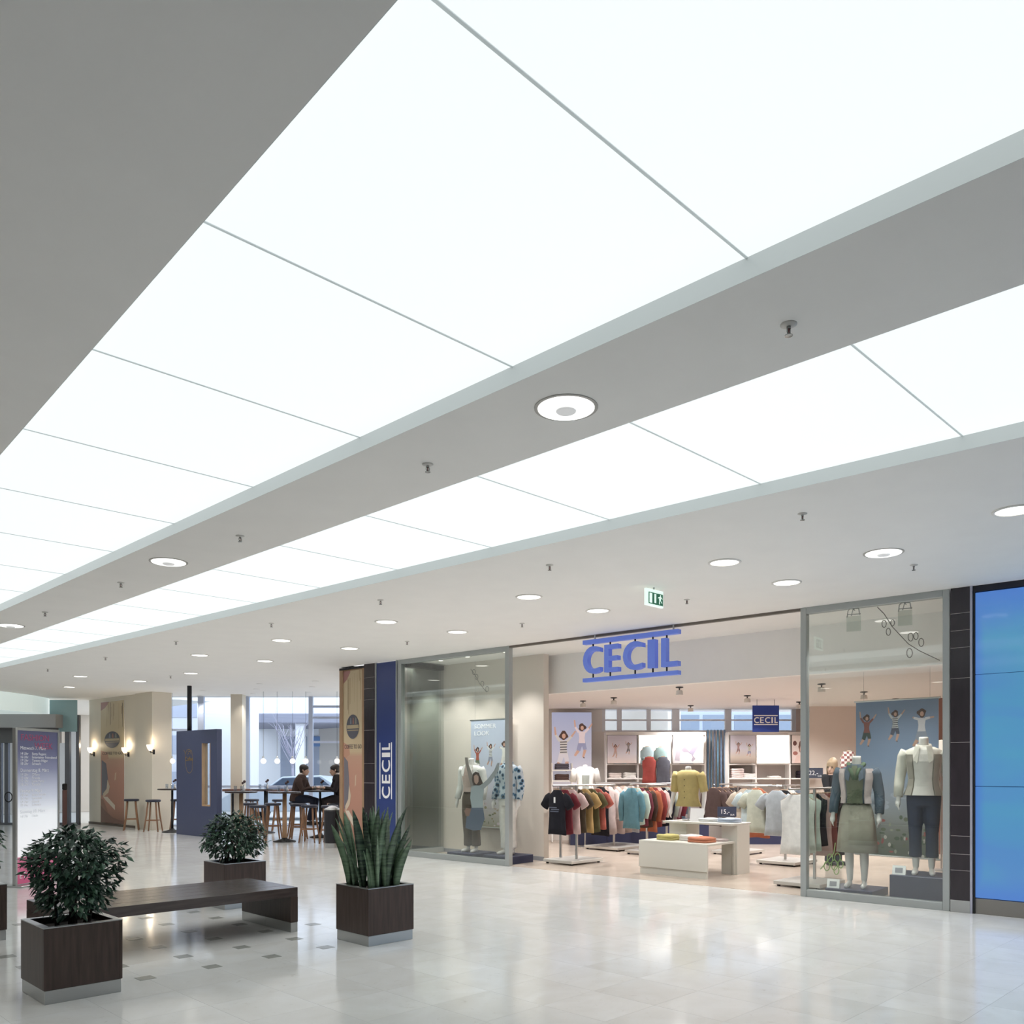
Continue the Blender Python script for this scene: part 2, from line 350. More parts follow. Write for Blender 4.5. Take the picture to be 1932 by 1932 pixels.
# ------------------------------------------------------------------ luminous blue wall on the right
def blue_film():
    m = bpy.data.materials.new('blue_backlit_glass'); m.use_nodes = True; nt = m.node_tree; b = nt.nodes['Principled BSDF']; L = nt.links.new
    tc = nt.nodes.new('ShaderNodeTexCoord'); mp = nt.nodes.new('ShaderNodeMapping'); mp.inputs['Scale'].default_value = (1, .5, 1.6); L(tc.outputs['Object'], mp.inputs[0])
    nz = nt.nodes.new('ShaderNodeTexNoise'); nz.inputs['Scale'].default_value = 1.3; nz.inputs['Detail'].default_value = 2; nz.inputs['Distortion'].default_value = .6; L(mp.outputs[0], nz.inputs[0])
    rp = nt.nodes.new('ShaderNodeValToRGB'); rp.color_ramp.elements[0].position = .35; rp.color_ramp.elements[1].position = .65
    rp.color_ramp.elements[0].color = (*lin((74, 134, 198)), 1); rp.color_ramp.elements[1].color = (*lin((72, 150, 190)), 1); L(nz.outputs[0], rp.inputs[0])
    sp = nt.nodes.new('ShaderNodeSeparateXYZ'); L(tc.outputs['Object'], sp.inputs[0])
    def mr_(a, b_, o):
        n = nt.nodes.new('ShaderNodeMapRange'); n.interpolation_type = 'SMOOTHSTEP'; n.inputs[1].default_value = a; n.inputs[2].default_value = b_; n.inputs[3].default_value = 0; n.inputs[4].default_value = 1; L(sp.outputs[o], n.inputs[0]); return n.outputs[0]
    def mx_(a, b_):
        n = nt.nodes.new('ShaderNodeMath'); n.operation = 'MAXIMUM'; L(a, n.inputs[0]); L(b_, n.inputs[1]); return n.outputs[0]
    edge = mx_(mx_(mr_(.45, .16, 2), mr_(2.85, 3.33, 2)), mr_(-.24, -.14, 1))     # edge-lit pane: lamps sit along its rim
    mc = nt.nodes.new('ShaderNodeMixRGB'); mc.inputs[2].default_value = (*lin((68, 122, 208)), 1); L(edge, mc.inputs[0]); L(rp.outputs[0], mc.inputs[1])
    L(mc.outputs[0], b.inputs['Emission Color']); b.inputs['Emission Strength'].default_value = .76
    b.inputs['Base Color'].default_value = (.02, .05, .10, 1); b.inputs['Roughness'].default_value = .06
    return m
BF = blue_film()
t = thing('light_wall', 'tall backlit blue glass wall on a grey plinth beside the tiled pillar', 'light wall', SF(0, 0), SA)
zs = [.165, 1.32, 2.48, 3.33]
for k in range(3):
    for c in range(4):
        a = -.14-c*1.9; p = MB(); p.bb((.0, a-1.885, zs[k]+.003), (.02, a, zs[k+1]-.003)); p.build('glass_pane', BF, t, bevel=.002)
p = MB(); p.bb((.004, -7.8, 0), (.06, -.12, .16)); p.build('plinth', mat('plinth_grey', (140, 136, 130), .4, .4), t, bevel=.004)
p = MB(); p.bb((-.01, -7.8, 3.335), (.05, -.12, CE)); p.build('head_profile', mat('head_black', (28, 28, 44), .4), t)
p = MB(); p.bb((-.03, -.118, 0), (.05, -.096, CE)); p.build('edge_profile', mat('edge_silver', (186, 186, 206), .35, .5), t)
p = MB(); p.bb((.022, -7.8, .16), (.2, -.12, CE)); p.build('light_box', mat('box_back', (60, 70, 110), .6), t)
p = MB(); p.bb((-.012, -.14, 0), (.03, -.12, CE)); p.build('black_gap', BLACK, t)
# ------------------------------------------------------------------ tiled pillars either side of the shop
TILE = mat('dark_brown_tile', (52, 46, 52), .18, noise=.12, nscale=5, stretch=(3, 3, .6))
GROUT = mat('tile_grout', (176, 166, 166), .7)
def pillar(t0, t1, joints, lab, depth=.3):
    t = thing('tiled_pillar', lab, 'pillar', SF(0, 0), SA)
    p = MB(); p.bb((-.0265, t0, .0), (depth, t1, CE)); p.build('core', GROUT, t)
    for a, b in zip(joints, joints[1:]):
        p = MB(); p.bb((-.03, t0, a+.003), (-.0262, t1, b-.003)); p.build('tile', TILE, t, bevel=.002)
    p = MB(); p.bb((-.034, t0-.003, 0), (-.008, t1+.003, .125)); p.build('kick_plate', STEEL, t, bevel=.003)
jz = [ZD(y, 9.07) for y in (1709, 1645, 1612, 1577, 1519)]
pillar(-.095, .09, [.125, .44, .61, .80, 1.12, 1.78, 2.45, 2.77, 2.95, 3.13, CE], 'dark brown tiled pillar with steel foot beside the blue glass wall')
pillar(9.56, 9.86, [.125, .6, 1.25, 1.6, 2.2, 2.75, 2.95, 3.15, CE], 'dark tiled pillar between the coffee poster and the upright blue banner')
# ================================================================== SHOPFRONT
FR = mat('window_frame_grey', (176, 182, 182), .4, .55)
def shop_window(name, t0, t1, mul, bot):
    w_ = struct(bpy.data.objects.new(name, None)); COL.objects.link(w_); w_.location = SF(0, 0); w_.rotation_euler = (0, 0, SA)
    p = MB(); p.bb((.02, t0+mul, bot), (.032, t1-mul, CE-.075)); p.build('window_pane', GLASS, w_)
    for a, b, nm in ((t0, t0+mul, 'mullion'), (t1-mul, t1, 'mullion')):
        p = MB(); p.bb((-.02, a, 0), (.07, b, CE)); p.build(nm, FR, w_, bevel=.004)
    p = MB(); p.bb((-.018, t0+mul, 0), (.068, t1-mul, bot)); p.build('bottom_rail', FR, w_, bevel=.004)
    p = MB(); p.bb((-.018, t0+mul, CE-.075), (.068, t1-mul, CE)); p.build('top_rail', FR, w_, bevel=.004)
    return w_
shop_window('window_1', .10, 1.72, .07, .085)
shop_window('window_2', 6.34, 8.94, .085, .09)
m_ = MB(); m_.bb((-.01, 1.72, CE-.03), (.05, 6.34, CE)); struct(m_.build('trim_1', mat('track_bronze', (120, 112, 104), .45, .4), None, SF(0, 0), SA))
# shop shell: entrance ceiling, bulkhead, shop ceiling, walls
SHOPW_ = mat('shop_wall_white', (230, 220, 210), .7); SHOPC = mat('shop_ceiling_rose', (234, 226, 222), .75)
m_ = MB(); m_.bb((.07, .0, CE-.02), (1.3, 9.6, CE+.1)); struct(m_.build('ceiling_entrance', PLASTER, None, SF(0, 0), SA))
m_ = MB(); m_.bb((1.2, 0, 2.75), (1.32, 9.6, CE)); struct(m_.build('wall_bulkhead', PLASTER, None, SF(0, 0), SA))
m_ = MB(); m_.prism([tuple(SF(.0, 1.32))[:2], (24, 3.0), (24, 3.2), (13.0, 12.9), tuple(SF(9.7, 1.32))[:2]], 2.75, 2.9); struct(m_.build('ceiling_shop', SHOPC))
m_ = MB(); m_.bb((9.7, 2.86, 0), (23, 3.0, 3.4)); struct(m_.build('wall_right', mat('shop_wall_terracotta', (176, 122, 104), .7)))
m_ = MB(); m_.bb((9.2, 12.72, 0), (14, 12.86, 3.4)); struct(m_.build('wall_partition', SHOPW_))
# backing wall behind the display window
m_ = MB(); m_.bb((.93, 6.43, 0), (1.06, 9.62, CE-.02)); struct(m_.build('wall_display', mat('display_wall_beige', (226, 216, 204), .6), None, SF(0, 0), SA))
m_ = MB(); m_.bb((.915, 6.42, 0), (.93, 9.62, .07)); struct(m_.build('baseboard_display', mat('baseboard_grey', (150, 152, 160), .5), None, SF(0, 0), SA))
# parked folding glass leaves
GRN = glass('green_edge_glass', (246, 250, 248), .05)
t = thing('folding_glass_door', 'parked stack of greenish folding glass door leaves inside the shop window', 'glass door', SF(8.72, .05), SA)
for k in range(3):
    p = MB(); p.bb((.02, k*.065, .1), (.82, k*.065+.012, 3.28)); p.build('glass_leaf', GRN, t)
    p = MB(); p.bb((.02, k*.065-.012, .01), (.82, k*.065+.024, .1)); p.build('bottom_rail', FR, t, bevel=.003)
    p = MB(); p.bb((.02, k*.065-.012, 3.28), (.82, k*.065+.024, 3.36)); p.build('top_rail', DARKMETAL, t, bevel=.003)
# ------------------------------------------------------------------ shop back wall (diagonal facade) with clerestory windows
DB = 17.9; fr_rot = -math.pi/4
def FB(x, d): return D(x, d)
def panel_diag(name, x0, x1, z0, z1, d, mtl, parent=None, th=.1, kind=True, bevel=0):
    a, b = D(x0, d), D(x1, d); w2 = (b-a).length
    p = MB(); p.bb((0, 0, 0), (w2, th, z1-z0)); o = p.build(name, mtl, parent, (a.x, a.y, z0), fr_rot, bevel=bevel)
    if kind and not parent: struct(o)
    return o
WB = 2.285
panel_diag('wall_back_low', 1030, 1790, 0, WB, DB, mat('back_wall_lit', (240, 232, 226), .7))
panel_diag('wall_poster', 1030, 1136, WB, 2.75, DB, mat('poster_wall', (240, 236, 234), .7))
panel_diag('wall_back_right', 1502, 1900, WB, 2.75, DB, mat('back_wall_warm', (232, 212, 202), .7))
panel_diag('wall_rose', 1528, 1900, 0, 2.75, 17.0, mat('rose_wall', (232, 212, 202), .7))
panel_diag('wall_brown', 1766, 1900, 0, 2.75, 15.0, mat('brown_wall', (168, 112, 96), .7))
cw = struct(bpy.data.objects.new('window_3', None)); COL.objects.link(cw)
a = D(1136, DB); cw.location = (a.x, a.y, 0); cw.rotation_euler = (0, 0, fr_rot)
WWD = (D(1502, DB)-a).length; u = WWD/366
WFR = mat('white_window_frame', (238, 240, 246), .4)
for x0, x1 in ((0, 6), (28, 37), (84, 92), (132, 146), (232, 244), (358, 366)):
    p = MB(); p.bb((x0*u, 0, WB), (x1*u, .08, 2.75)); p.build('mullion', WFR, cw)
p = MB(); p.bb((0, .02, WB), (WWD, .07, WB+.03)); p.build('sill', WFR, cw)
p = MB(); p.bb((0, .02, WB+.225), (WWD, .07, WB+.26)); p.build('transom', WFR, cw)
OUTG = glass('exterior_glass', (235, 242, 250), .03)
p = MB(); p.bb((0, .04, WB+.03), (WWD, .05, 2.75)); p.build('window_pane', OUTG, cw)
# ================================================================== CAFE FACADE (diagonal), entrance, beige walls
CF = 22.3
fac = struct(bpy.data.objects.new('window_4', None)); COL.objects.link(fac)
a = D(318, CF); fac.location = (a.x, a.y, 0); fac.rotation_euler = (0, 0, fr_rot)
uc = CF/FPX
def fx(px): return (px-318)*uc
BLF = mat('facade_frame_blue', (188, 200, 226), .45, .3)
for x0, x1 in ((356, 360), (373, 384), (457, 470), (582, 590), (700, 712)):
    p = MB(); p.bb((fx(x0), 0, 0), (fx(x1), .1, CE)); p.build('mullion', BLF, fac, bevel=.004)
for x0, x1, y in ((590, 712, 1333), (590, 712, 1354), (590, 712, 1400), (318, 356, 1377), (470, 582, 1484), (384, 457, 1484), (590, 712, 1484)):
    z = ZD(y, CF); p = MB(); p.bb((fx(x0), .02, z-.03), (fx(x1), .08, z+.03)); p.build('transom', BLF, fac)
for x0, x1 in ((318, 356), (360, 373), (384, 457), (470, 582), (590, 700)):
    p = MB(); p.bb((fx(x0), .045, .05), (fx(x1), .055, CE)); p.build('window_pane', OUTG, fac)
p = MB(); p.bb((0, 0, 0), (fx(712), .1, .05)); p.build('sill', BLF, fac)
BEIGE = mat('beige_wall_tile', (224, 214, 196), .6, noise=.03, nscale=1.2)
m_ = MB(); m_.bb((-.05, 18.05, 0), (.45, 18.95, CE)); struct(m_.build('wall_pier', BEIGE, None, SF(0, 0), SA))
m_ = MB(); m_.bb((.02, 18.95, 0), (.3, 21.9, CE)); struct(m_.build('wall_beige', BEIGE, None, SF(0, 0), SA))
m_ = MB(); m_.bb((.0, 18.95, 0), (.02, 21.9, .06)); struct(m_.build('baseboard_beige', mat('baseboard_brown', (92, 78, 66), .5), None, SF(0, 0), SA))
pb = D(435, 21.7); m_ = MB(); m_.bb((0, 0, 0), (22*21.7/FPX, .3, CE)); struct(m_.build('wall_column', BEIGE, None, pb, fr_rot))
m_ = MB(); m_.bb((0, 0, 0), (.6, 18, CE)); struct(m_.build('wall_cafe', WALLC, None, (18.6, 12.86, 0), 0))
# poster pillar at the cafe corner
t = thing('poster_pillar', 'wood-framed pillar with the tall coffee poster at the cafe corner', 'pillar', SF(0, 0), SA)
WOODF = mat('poster_frame_wood', (168, 132, 98), .5, noise=.12, nscale=6, stretch=(8, 8, 1))
p = MB(); p.bb((.0, 9.86, 0), (.5, 10.6, CE-.06)); p.build('core', WOODF, t)
p = MB(); p.bb((-.02, 9.86, 0), (.0, 9.93, CE-.06)); p.build('side_board', WOODF, t); 
p = MB(); p.bb((-.02, 10.5, 0), (.0, 10.6, CE-.06)); p.build('side_board', WOODF, t)
p = MB(); p.bb((-.025, 9.86, CE-.06), (.5, 10.6, CE-.02)); p.build('head_trim', DARKMETAL, t)
# entrance at the far end: curved bulkhead, soffit, doors
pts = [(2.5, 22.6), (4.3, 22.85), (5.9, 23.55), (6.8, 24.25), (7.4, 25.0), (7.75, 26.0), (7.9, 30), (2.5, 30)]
m_ = MB(); m_.prism(pts, 2.95, CE); struct(m_.build('ceiling_cove', mat('cove_white_glow', (226, 238, 236), .5, emit=.32, ecol=(226, 246, 244))))  # bulkhead brightened by emission put into its material
DE = 22.9
ent = struct(bpy.data.objects.new('door_1', None)); COL.objects.link(ent); a = D(-60, DE); ent.location = (a.x, a.y, 0); ent.rotation_euler = (0, 0, fr_rot)
ue = DE/FPX
def ex(px): return (px+60)*ue
DKF = mat('entrance_frame', (124, 126, 136), .4, .4)
for x0, x1 in ((-60, -52), (-2, 2), (8, 15), (27, 34), (122, 131), (143, 149)):
    p = MB(); p.bb((ex(x0), 0, 0), (ex(x1), .1, 2.2 if x1 < 120 else 2.95)); p.build('frame_post', DKF, ent, bevel=.004)
p = MB(); p.bb((0, -.05, 2.2), (ex(112), .12, 2.6)); p.build('header', mat('header_grey', (112, 112, 116), .5), ent)
p = MB(); p.bb((0, -.4, 2.6), (ex(120), .12, 2.95)); p.build('upper_fascia', mat('soffit_grey', (176, 174, 176), .6), ent)
p = MB(); p.bb((0, 0, 0), (ex(149), .1, .06)); p.build('threshold', DKF, ent)
TEAL = glass('teal_glass', (150, 190, 200), .05)
p = MB(); p.bb((0, .04, .06), (ex(122), .05, 2.2)); p.build('door_pane', OUTG, ent)
p = MB(); p.bb((ex(131), .04, .06), (ex(143), .05, 2.95)); p.build('side_pane', OUTG, ent)
p = MB(); p.bb((ex(95), -.04, 2.5), (ex(147), -.03, 3.35)); p.build('teal_pane', mat('teal_panel', (150, 186, 192), .15), ent)
p = MB(); n_ = 20; p.tube([(ex(18)+.1*math.cos(2*math.pi*k/n_), -.05, .75+.13*math.sin(2*math.pi*k/n_)) for k in range(n_+1)], .014, 6); p.build('ring_handle', mat('handle_dark', (50, 48, 54), .4, .6), ent, smooth=True)
# ------------------------------------------------------------------ outside
SNOW = mat('pale_paving', (238, 240, 246), .8); OUTW = mat('outside_white_render', (246, 248, 252), .8); OUTGY = mat('outside_grey_slab', (150, 152, 170), .8)
m_ = MB(); m_.prism([(12.9, 13.2), (60, -30), (60, 70), (5, 70), (5, 28), (8, 26.2)], -.3, -.1); struct(m_.build('ground', SNOW))
# ================================================================== PLANTERS, BENCH, PLANTS
SOIL = mat('potting_soil', (38, 30, 26), .9, noise=.3, nscale=40, bump=.6)
PW, PH = .485, .49
def planter(x, y, lab):
    t = thing('planter_box', lab, 'planter', (x+PW/2, y+PW/2, 0), 0, 'square veneered planters'); a = PW/2
    p = MB(); i = a-.006; p.bb((-i, -i, 0), (i, i, .09)); p.build('metal_plinth', STEEL, t, bevel=.003)
    for k in range(4):
        p = MB(); p.bb((-a, -a, .09), (a-.018, -a+.018, PH-.006)); o = p.build('side_panel', WALNUT, t, rz=k*math.pi/2, bevel=.002)
    p = MB(); r0, r1 = a+.001, a-.042
    for k in range(4):
        c, s_ = math.cos(k*math.pi/2), math.sin(k*math.pi/2); rot = lambda q: (q[0]*c-q[1]*s_, q[0]*s_+q[1]*c)
        p.prism([rot(q) for q in ((-r0, -r0), (r0, -r0), (r1, -r1), (-r1, -r1))], PH-.006, PH)
    p.build('metal_rim', STEEL, t)
    p = MB(); p.bb((-a+.019, -a+.019, .1), (a-.019, a-.019, PH-.045)); p.build('soil', SOIL, t)
    return t
PLN = [(4.225, 5.935, 'dark oak planter with steel foot holding the upright snake plant'),
       (1.725, 5.92, 'dark oak planter with steel foot under the bushy weeping fig beside the bench end'),
       (4.25, 8.57, 'dark oak planter with the rounded weeping fig behind the bench'),
       (1.68, 8.44, 'dark oak planter with a weeping fig next to the fashion notice board')]
for x, y, l in PLN: planter(x, y, l)
def leafmat(name, cols):
    m = bpy.data.materials.new(name); m.use_nodes = True; nt = m.node_tree; b = nt.nodes['Principled BSDF']; L = nt.links.new
    g = nt.nodes.new('ShaderNodeNewGeometry'); r = nt.nodes.new('ShaderNodeValToRGB'); L(g.outputs['Random Per Island'], r.inputs[0])
    r.color_ramp.elements[0].color = (*lin(cols[0]), 1); r.color_ramp.elements[1].color = (*lin(cols[-1]), 1)
    for i, c in enumerate(cols[1:-1]):
        e = r.color_ramp.elements.new((i+1)/(len(cols)-1)); e.color = (*lin(c), 1)
    L(r.outputs[0], b.inputs['Base Color']); b.inputs['Roughness'].default_value = .35; b.inputs['Specular IOR Level'].default_value = .5
    b.inputs['Subsurface Weight'].default_value = 0
    return m
FIG = leafmat('weeping_fig_leaf', [(22, 42, 34), (34, 62, 48), (48, 84, 62), (74, 112, 84)])
BARK = mat('fig_bark', (62, 52, 44), .8, noise=.2, nscale=20)
def fig(x, y, lab, n, rx, rz, cz, seed):
    r = random.Random(seed); t = thing('weeping_fig', lab, 'plant', (x, y, PH-.05), 0, 'potted weeping figs')
    tips = []
    for k in range(9):
        a = r.uniform(0, 6.28); bx, by = r.uniform(-.09, .09), r.uniform(-.09, .09); q = r.uniform(.35, .8)
        p = MB(); ex_, ey = math.cos(a)*rx*q, math.sin(a)*rx*q; hz = cz+r.uniform(-.1, .5)*rz
        p.tube([(bx, by, -.01), (bx*1.2+ex_*.15, by*1.2+ey*.15, hz*.45), (ex_*.6, ey*.6, hz*.8), (ex_, ey, hz)], [.011, .009, .006, .003], 6)
        p.build('stem', BARK, t, smooth=True); tips.append((ex_, ey, hz))
    m = MB()
    for k in range(n):
        while True:
            v = Vector((r.uniform(-1, 1), r.uniform(-1, 1), r.uniform(-1, 1)))
            if .25 < v.length < 1: break
        if r.random() < .55: v = v.normalized()*r.uniform(.72, 1.04)
        if v.z < -.55 and Vector((v.x, v.y)).length < .5 and r.random() < .6: continue
        lump = 1+.16*math.sin(5*math.atan2(v.y, v.x)+seed)+.12*math.sin(4*v.z+seed*2)
        c = Vector((v.x*rx*lump, v.y*rx*lump, cz+v.z*rz*(1.0 if v.z > 0 else 1.12)))
        out = Vector((v.x, v.y, .15*v.z)); out = out.normalized() if out.length > .01 else Vector((1, 0, 0))
        dr = (out*r.uniform(.5, 1)+Vector((r.uniform(-.5, .5), r.uniform(-.5, .5), r.uniform(-1.2, .5)))).normalized()
        sd = dr.cross(Vector((r.uniform(-.4, .4), r.uniform(-.4, .4), 1))).normalized(); nn = sd.cross(dr)
        L_ = r.uniform(.045, .075); W = L_*.27
        m._add([c, c+dr*L_*.45+sd*W-nn*.004, c+dr*L_*.5+nn*.004, c+dr*L_*.45-sd*W-nn*.004, c+dr*L_-nn*.008], [(0, 1, 2), (0, 2, 3), (1, 4, 2), (2, 4, 3)])
    tag(m.build('foliage', FIG, t, smooth=False), kind='stuff')
    return t
fig(1.98, 6.17, 'large dark green weeping fig with drooping branches beside the bench end', 2000, .275, .28, .385, 3)
fig(4.48, 8.81, 'compact rounded weeping fig in the planter behind the bench', 1700, .31, .24, .33, 5)
fig(1.90, 8.68, 'weeping fig next to the fashion notice board', 900, .25, .27, .36, 9)
def snake_mat():
    m = bpy.data.materials.new('snake_plant_leaf'); m.use_nodes = True; nt = m.node_tree; b = nt.nodes['Principled BSDF']; L = nt.links.new
    tc = nt.nodes.new('ShaderNodeTexCoord'); mp = nt.nodes.new('ShaderNodeMapping'); mp.inputs['Scale'].default_value = (3, 3, 26); L(tc.outputs['Object'], mp.inputs[0])
    nz = nt.nodes.new('ShaderNodeTexNoise'); nz.inputs['Scale'].default_value = 2; nz.inputs['Detail'].default_value = 4; L(mp.outputs[0], nz.inputs[0])
    oi = nt.nodes.new('ShaderNodeObjectInfo'); ad = nt.nodes.new('ShaderNodeMath'); ad.operation = 'MULTIPLY_ADD'; ad.inputs[1].default_value = .45; L(oi.outputs['Random'], ad.inputs[0]); L(nz.outputs[0], ad.inputs[2])
    r = nt.nodes.new('ShaderNodeValToRGB'); r.color_ramp.elements[0].position = .4; r.color_ramp.elements[1].position = 1.0
    r.color_ramp.elements[0].color = (*lin((30, 50, 42)), 1); r.color_ramp.elements[1].color = (*lin((116, 146, 112)), 1)
    L(ad.outputs[0], r.inputs[0]); L(r.outputs[0], b.inputs['Base Color']); b.inputs['Roughness'].default_value = .4
    return m
SNK = snake_mat()
t = thing('snake_plant', 'upright snake plant with tall pointed striped leaves in the planter by the bench', 'plant', (4.47, 6.18, PH-.05))
r = random.Random(21)
for k in range(54):
    gx, gy = r.uniform(-.195, .195), r.uniform(-.195, .195); H = r.uniform(.36, .76); W = r.uniform(.026, .040); a = r.uniform(0, 3.14)
    lean = Vector((gx*r.uniform(.3, 1.0)+r.uniform(-.09, .09), gy*r.uniform(.3, 1.0)+r.uniform(-.09, .09), 0))
    rs = []
    for z, wd in ((0, .55), (.2, .85), (.45, 1), (.7, .95), (.88, .6), (.97, .22), (1, .02)):
        c = Vector((gx, gy, H*z))+lean*(z*z); aa = a+.7*z; ux = Vector((math.cos(aa), math.sin(aa), 0)); vx = Vector((-math.sin(aa), math.cos(aa), 0))
        ww = W*wd; rs.append([c+ux*ww+vx*ww*.35, c+vx*.006*wd, c-ux*ww+vx*ww*.35, c-vx*.003*wd-vx*.004])
    p = MB(); p.rings(rs); p.build('leaf', SNK, t, smooth=True)
# bench
t = thing('mall_bench', 'long low dark oak bench with steel-footed panel ends between the planters', 'bench', (2.17, 6.97, 0))
BL, BD, BH = 2.005, .93, .41
for k in range(5):
    p = MB(); w5 = (BD-.0)/5; p.bb((.0, k*w5+.0015, BH-.085), (BL, (k+1)*w5-.0015, BH)); p.build('seat_board', BENCHW, t, bevel=.003)
for x0 in (0, BL-.075):
    p = MB(); p.bb((x0, .0, .09), (x0+.075, BD, BH-.085)); o = p.build('end_panel', WALNUT, t, bevel=.002)
    p = MB(); p.bb((x0+.002, .002, 0), (x0+.073, BD/2-.001, .09)); p.build('steel_foot', STEEL, t, bevel=.002)
    p = MB(); p.bb((x0+.002, BD/2+.001, 0), (x0+.073, BD-.002, .09)); p.build('steel_foot', STEEL, t, bevel=.002)
# ================================================================== SIGNS
def cecil(mapf, W, H, parent, mtl, depth, name='letter', xs=((.008, .194), (.242, .391), (.448, .645), (.70, .774), (.835, .996)), st=.42):
    for ch, (a, b) in zip('CECIL', xs):
        p = MB(); x0, x1 = a*W, b*W; w_ = x1-x0; s_ = min(w_*st, H*.2); Q = []
        bar = lambda u0, v0, u1, v1: Q.append([(u0, v0), (u1, v0), (u1, v1), (u0, v1)])
        if ch == 'I': bar(x0, 0, x1, H)
        elif ch == 'L': bar(x0, 0, x0+s_, H); bar(x0+s_, 0, x1, s_*.85)
        elif ch == 'E':
            bar(x0, 0, x0+s_, H)
            for v in (0, H/2-s_*.4, H-s_*.8): bar(x0+s_, v, x1-(s_*.12 if 0 < v < H*.6 else 0), v+s_*.8)
        else:
            cx, cy = x0+w_*.58, H/2; n = 14; pts = []
            for k in range(n+1):
                th = math.radians(58+(302-58)*k/n); c_, s2 = math.cos(th), math.sin(th)
                pts.append(((cx+w_*.6*c_ if c_ < 0 else cx+w_*.80*c_, cy+H*.52*s2*.98), (cx+(w_*.6-s_)*c_ if c_ < 0 else cx+w_*.80*c_, cy+(H*.5-s_*.85)*s2)))
            for k in range(n): Q.append([pts[k][0], pts[k+1][0], pts[k+1][1], pts[k][1]])
        for q in Q:
            n = len(q); V = [mapf(u, v, 0) for u, v in q]+[mapf(u, v, depth) for u, v in q]
            p._add(V, [(0, 1, 2, 3), (7, 6, 5, 4)]+[(i, (i+1) % n, n+(i+1) % n, n+i)[::-1] for i in range(n)])
        o = p.build(name, mtl, parent)
        bm = bmesh.new(); bm.from_mesh(o.data); bmesh.ops.remove_doubles(bm, verts=bm.verts, dist=1e-5); bmesh.ops.recalc_face_normals(bm, faces=bm.faces); bm.to_mesh(o.data); bm.free()
tL = SFpx(1099, 1210, -.06)[0]; tR = SFpx(1279, 1190, -.06)[0]; LW = tL-tR
t = thing('hanging_sign', 'blue three-dimensional CECIL letters hung between two bars over the shop entrance', 'sign', SF(tR, -.06), SA)
LB = mat('letter_blue', (108, 136, 224), .4, emit=.24, ecol=(70, 100, 220))  # letter colour is lifted with a little added emission
for z0, z1 in ((3.27, 3.33), (2.735, 2.79)):
    p = MB(); p.bb((0, 0, z0), (.085, LW, z1)); p.build('bar', LB, t, bevel=.003)
cecil(lambda u, v, w_: (w_, LW-u, 2.85+v), LW, .38, t, LB, .085)
for u in (.10, .29, .555, .737, .875):
    for z0, z1 in ((3.2, 3.275), (2.785, 2.86)):
        p = MB(); p.tube([(.045, LW*(1-u), z0), (.045, LW*(1-u), z1)], .012, 8); p.build('connector', BLACK, t)
for u in (.12, .94):
    p = MB(); p.tube([(.045, LW*(1-u), 3.325), (.045, LW*(1-u), CE)], .012, 8); p.build('hanger', STEEL, t)
# upright banner
t = thing('upright_banner', 'tall upright blue banner with white CECIL lettering beside the shop window', 'sign', SF(8.96, -.02), SA)
BW = .58
p = MB(); p.bb((0, .02, .0), (.03, BW-.02, CE-.01)); p.build('panel', mat('banner_blue', (50, 68, 132), .25), t)
for y0 in (0, BW-.025):
    p = MB(); p.bb((-.012, y0, 0), (.04, y0+.025, CE)); p.build('edge_profile', FR, t, bevel=.003)
WL = mat('white_vinyl', (240, 240, 242), .45)
cecil(lambda u, v, w_: (-.002+w_*.5, .155+ v*1.0+.03, .985+u), .97, .22, t, WL, .003, 'letter', ((0, .21), (.27, .43), (.48, .69), (.75, .83), (.88, 1.0)), .4)
# (the lettering reads upwards: letter tops point towards the cafe)
for y0 in (.135, .45):
    p = MB(); p.bb((-.002, y0, .97), (0, y0+.022, 1.97)); p.build('stripe', WL, t)
# emergency exit sign
t = thing('exit_sign', 'small green and white emergency exit sign hanging from the ceiling', 'exit sign', (7.215, 5.25, 3.2))
SGW = mat('exit_white', (235, 250, 242), .4, emit=.55, ecol=(225, 255, 240)); SGG = mat('exit_green', (28, 104, 78), .4, emit=.25, ecol=(20, 120, 80))
p = MB(); p.bb((0, 0, 0), (.3, .03, .175)); p.build('housing', SGW, t, bevel=.003)
p = MB(); p.bb((.035, -.002, .02), (.29, 0, .14)); p.build('green_field', SGG, t)
p = MB(); p.bb((.05, -.004, .03), (.095, -.002, .13)); p.build('door_symbol', SGW, t)
p = MB(); p.bb((.135, -.004, .035), (.165, -.002, .13)); p.build('arrow_symbol', SGW, t)
p = MB()
for q in ([(.235, .115), (.25, .115), (.25, .13), (.235, .13)], [(.215, .075), (.245, .07), (.25, .112), (.225, .112)], [(.215, .03), (.228, .03), (.238, .075), (.222, .075)], [(.236, .075), (.248, .072), (.272, .05), (.266, .042)], [(.2, .09), (.225, .1), (.225, .11), (.196, .098)], [(.248, .1), (.272, .085), (.276, .094), (.25, .112)]):
    p.poly([(a, -.004, b) for a, b in q])
p.build('running_figure', SGW, t)
p = MB(); p.tube([(.15, .015, .17), (.15, .015, .2)], .01, 8); p.build('mount', STEEL, t)
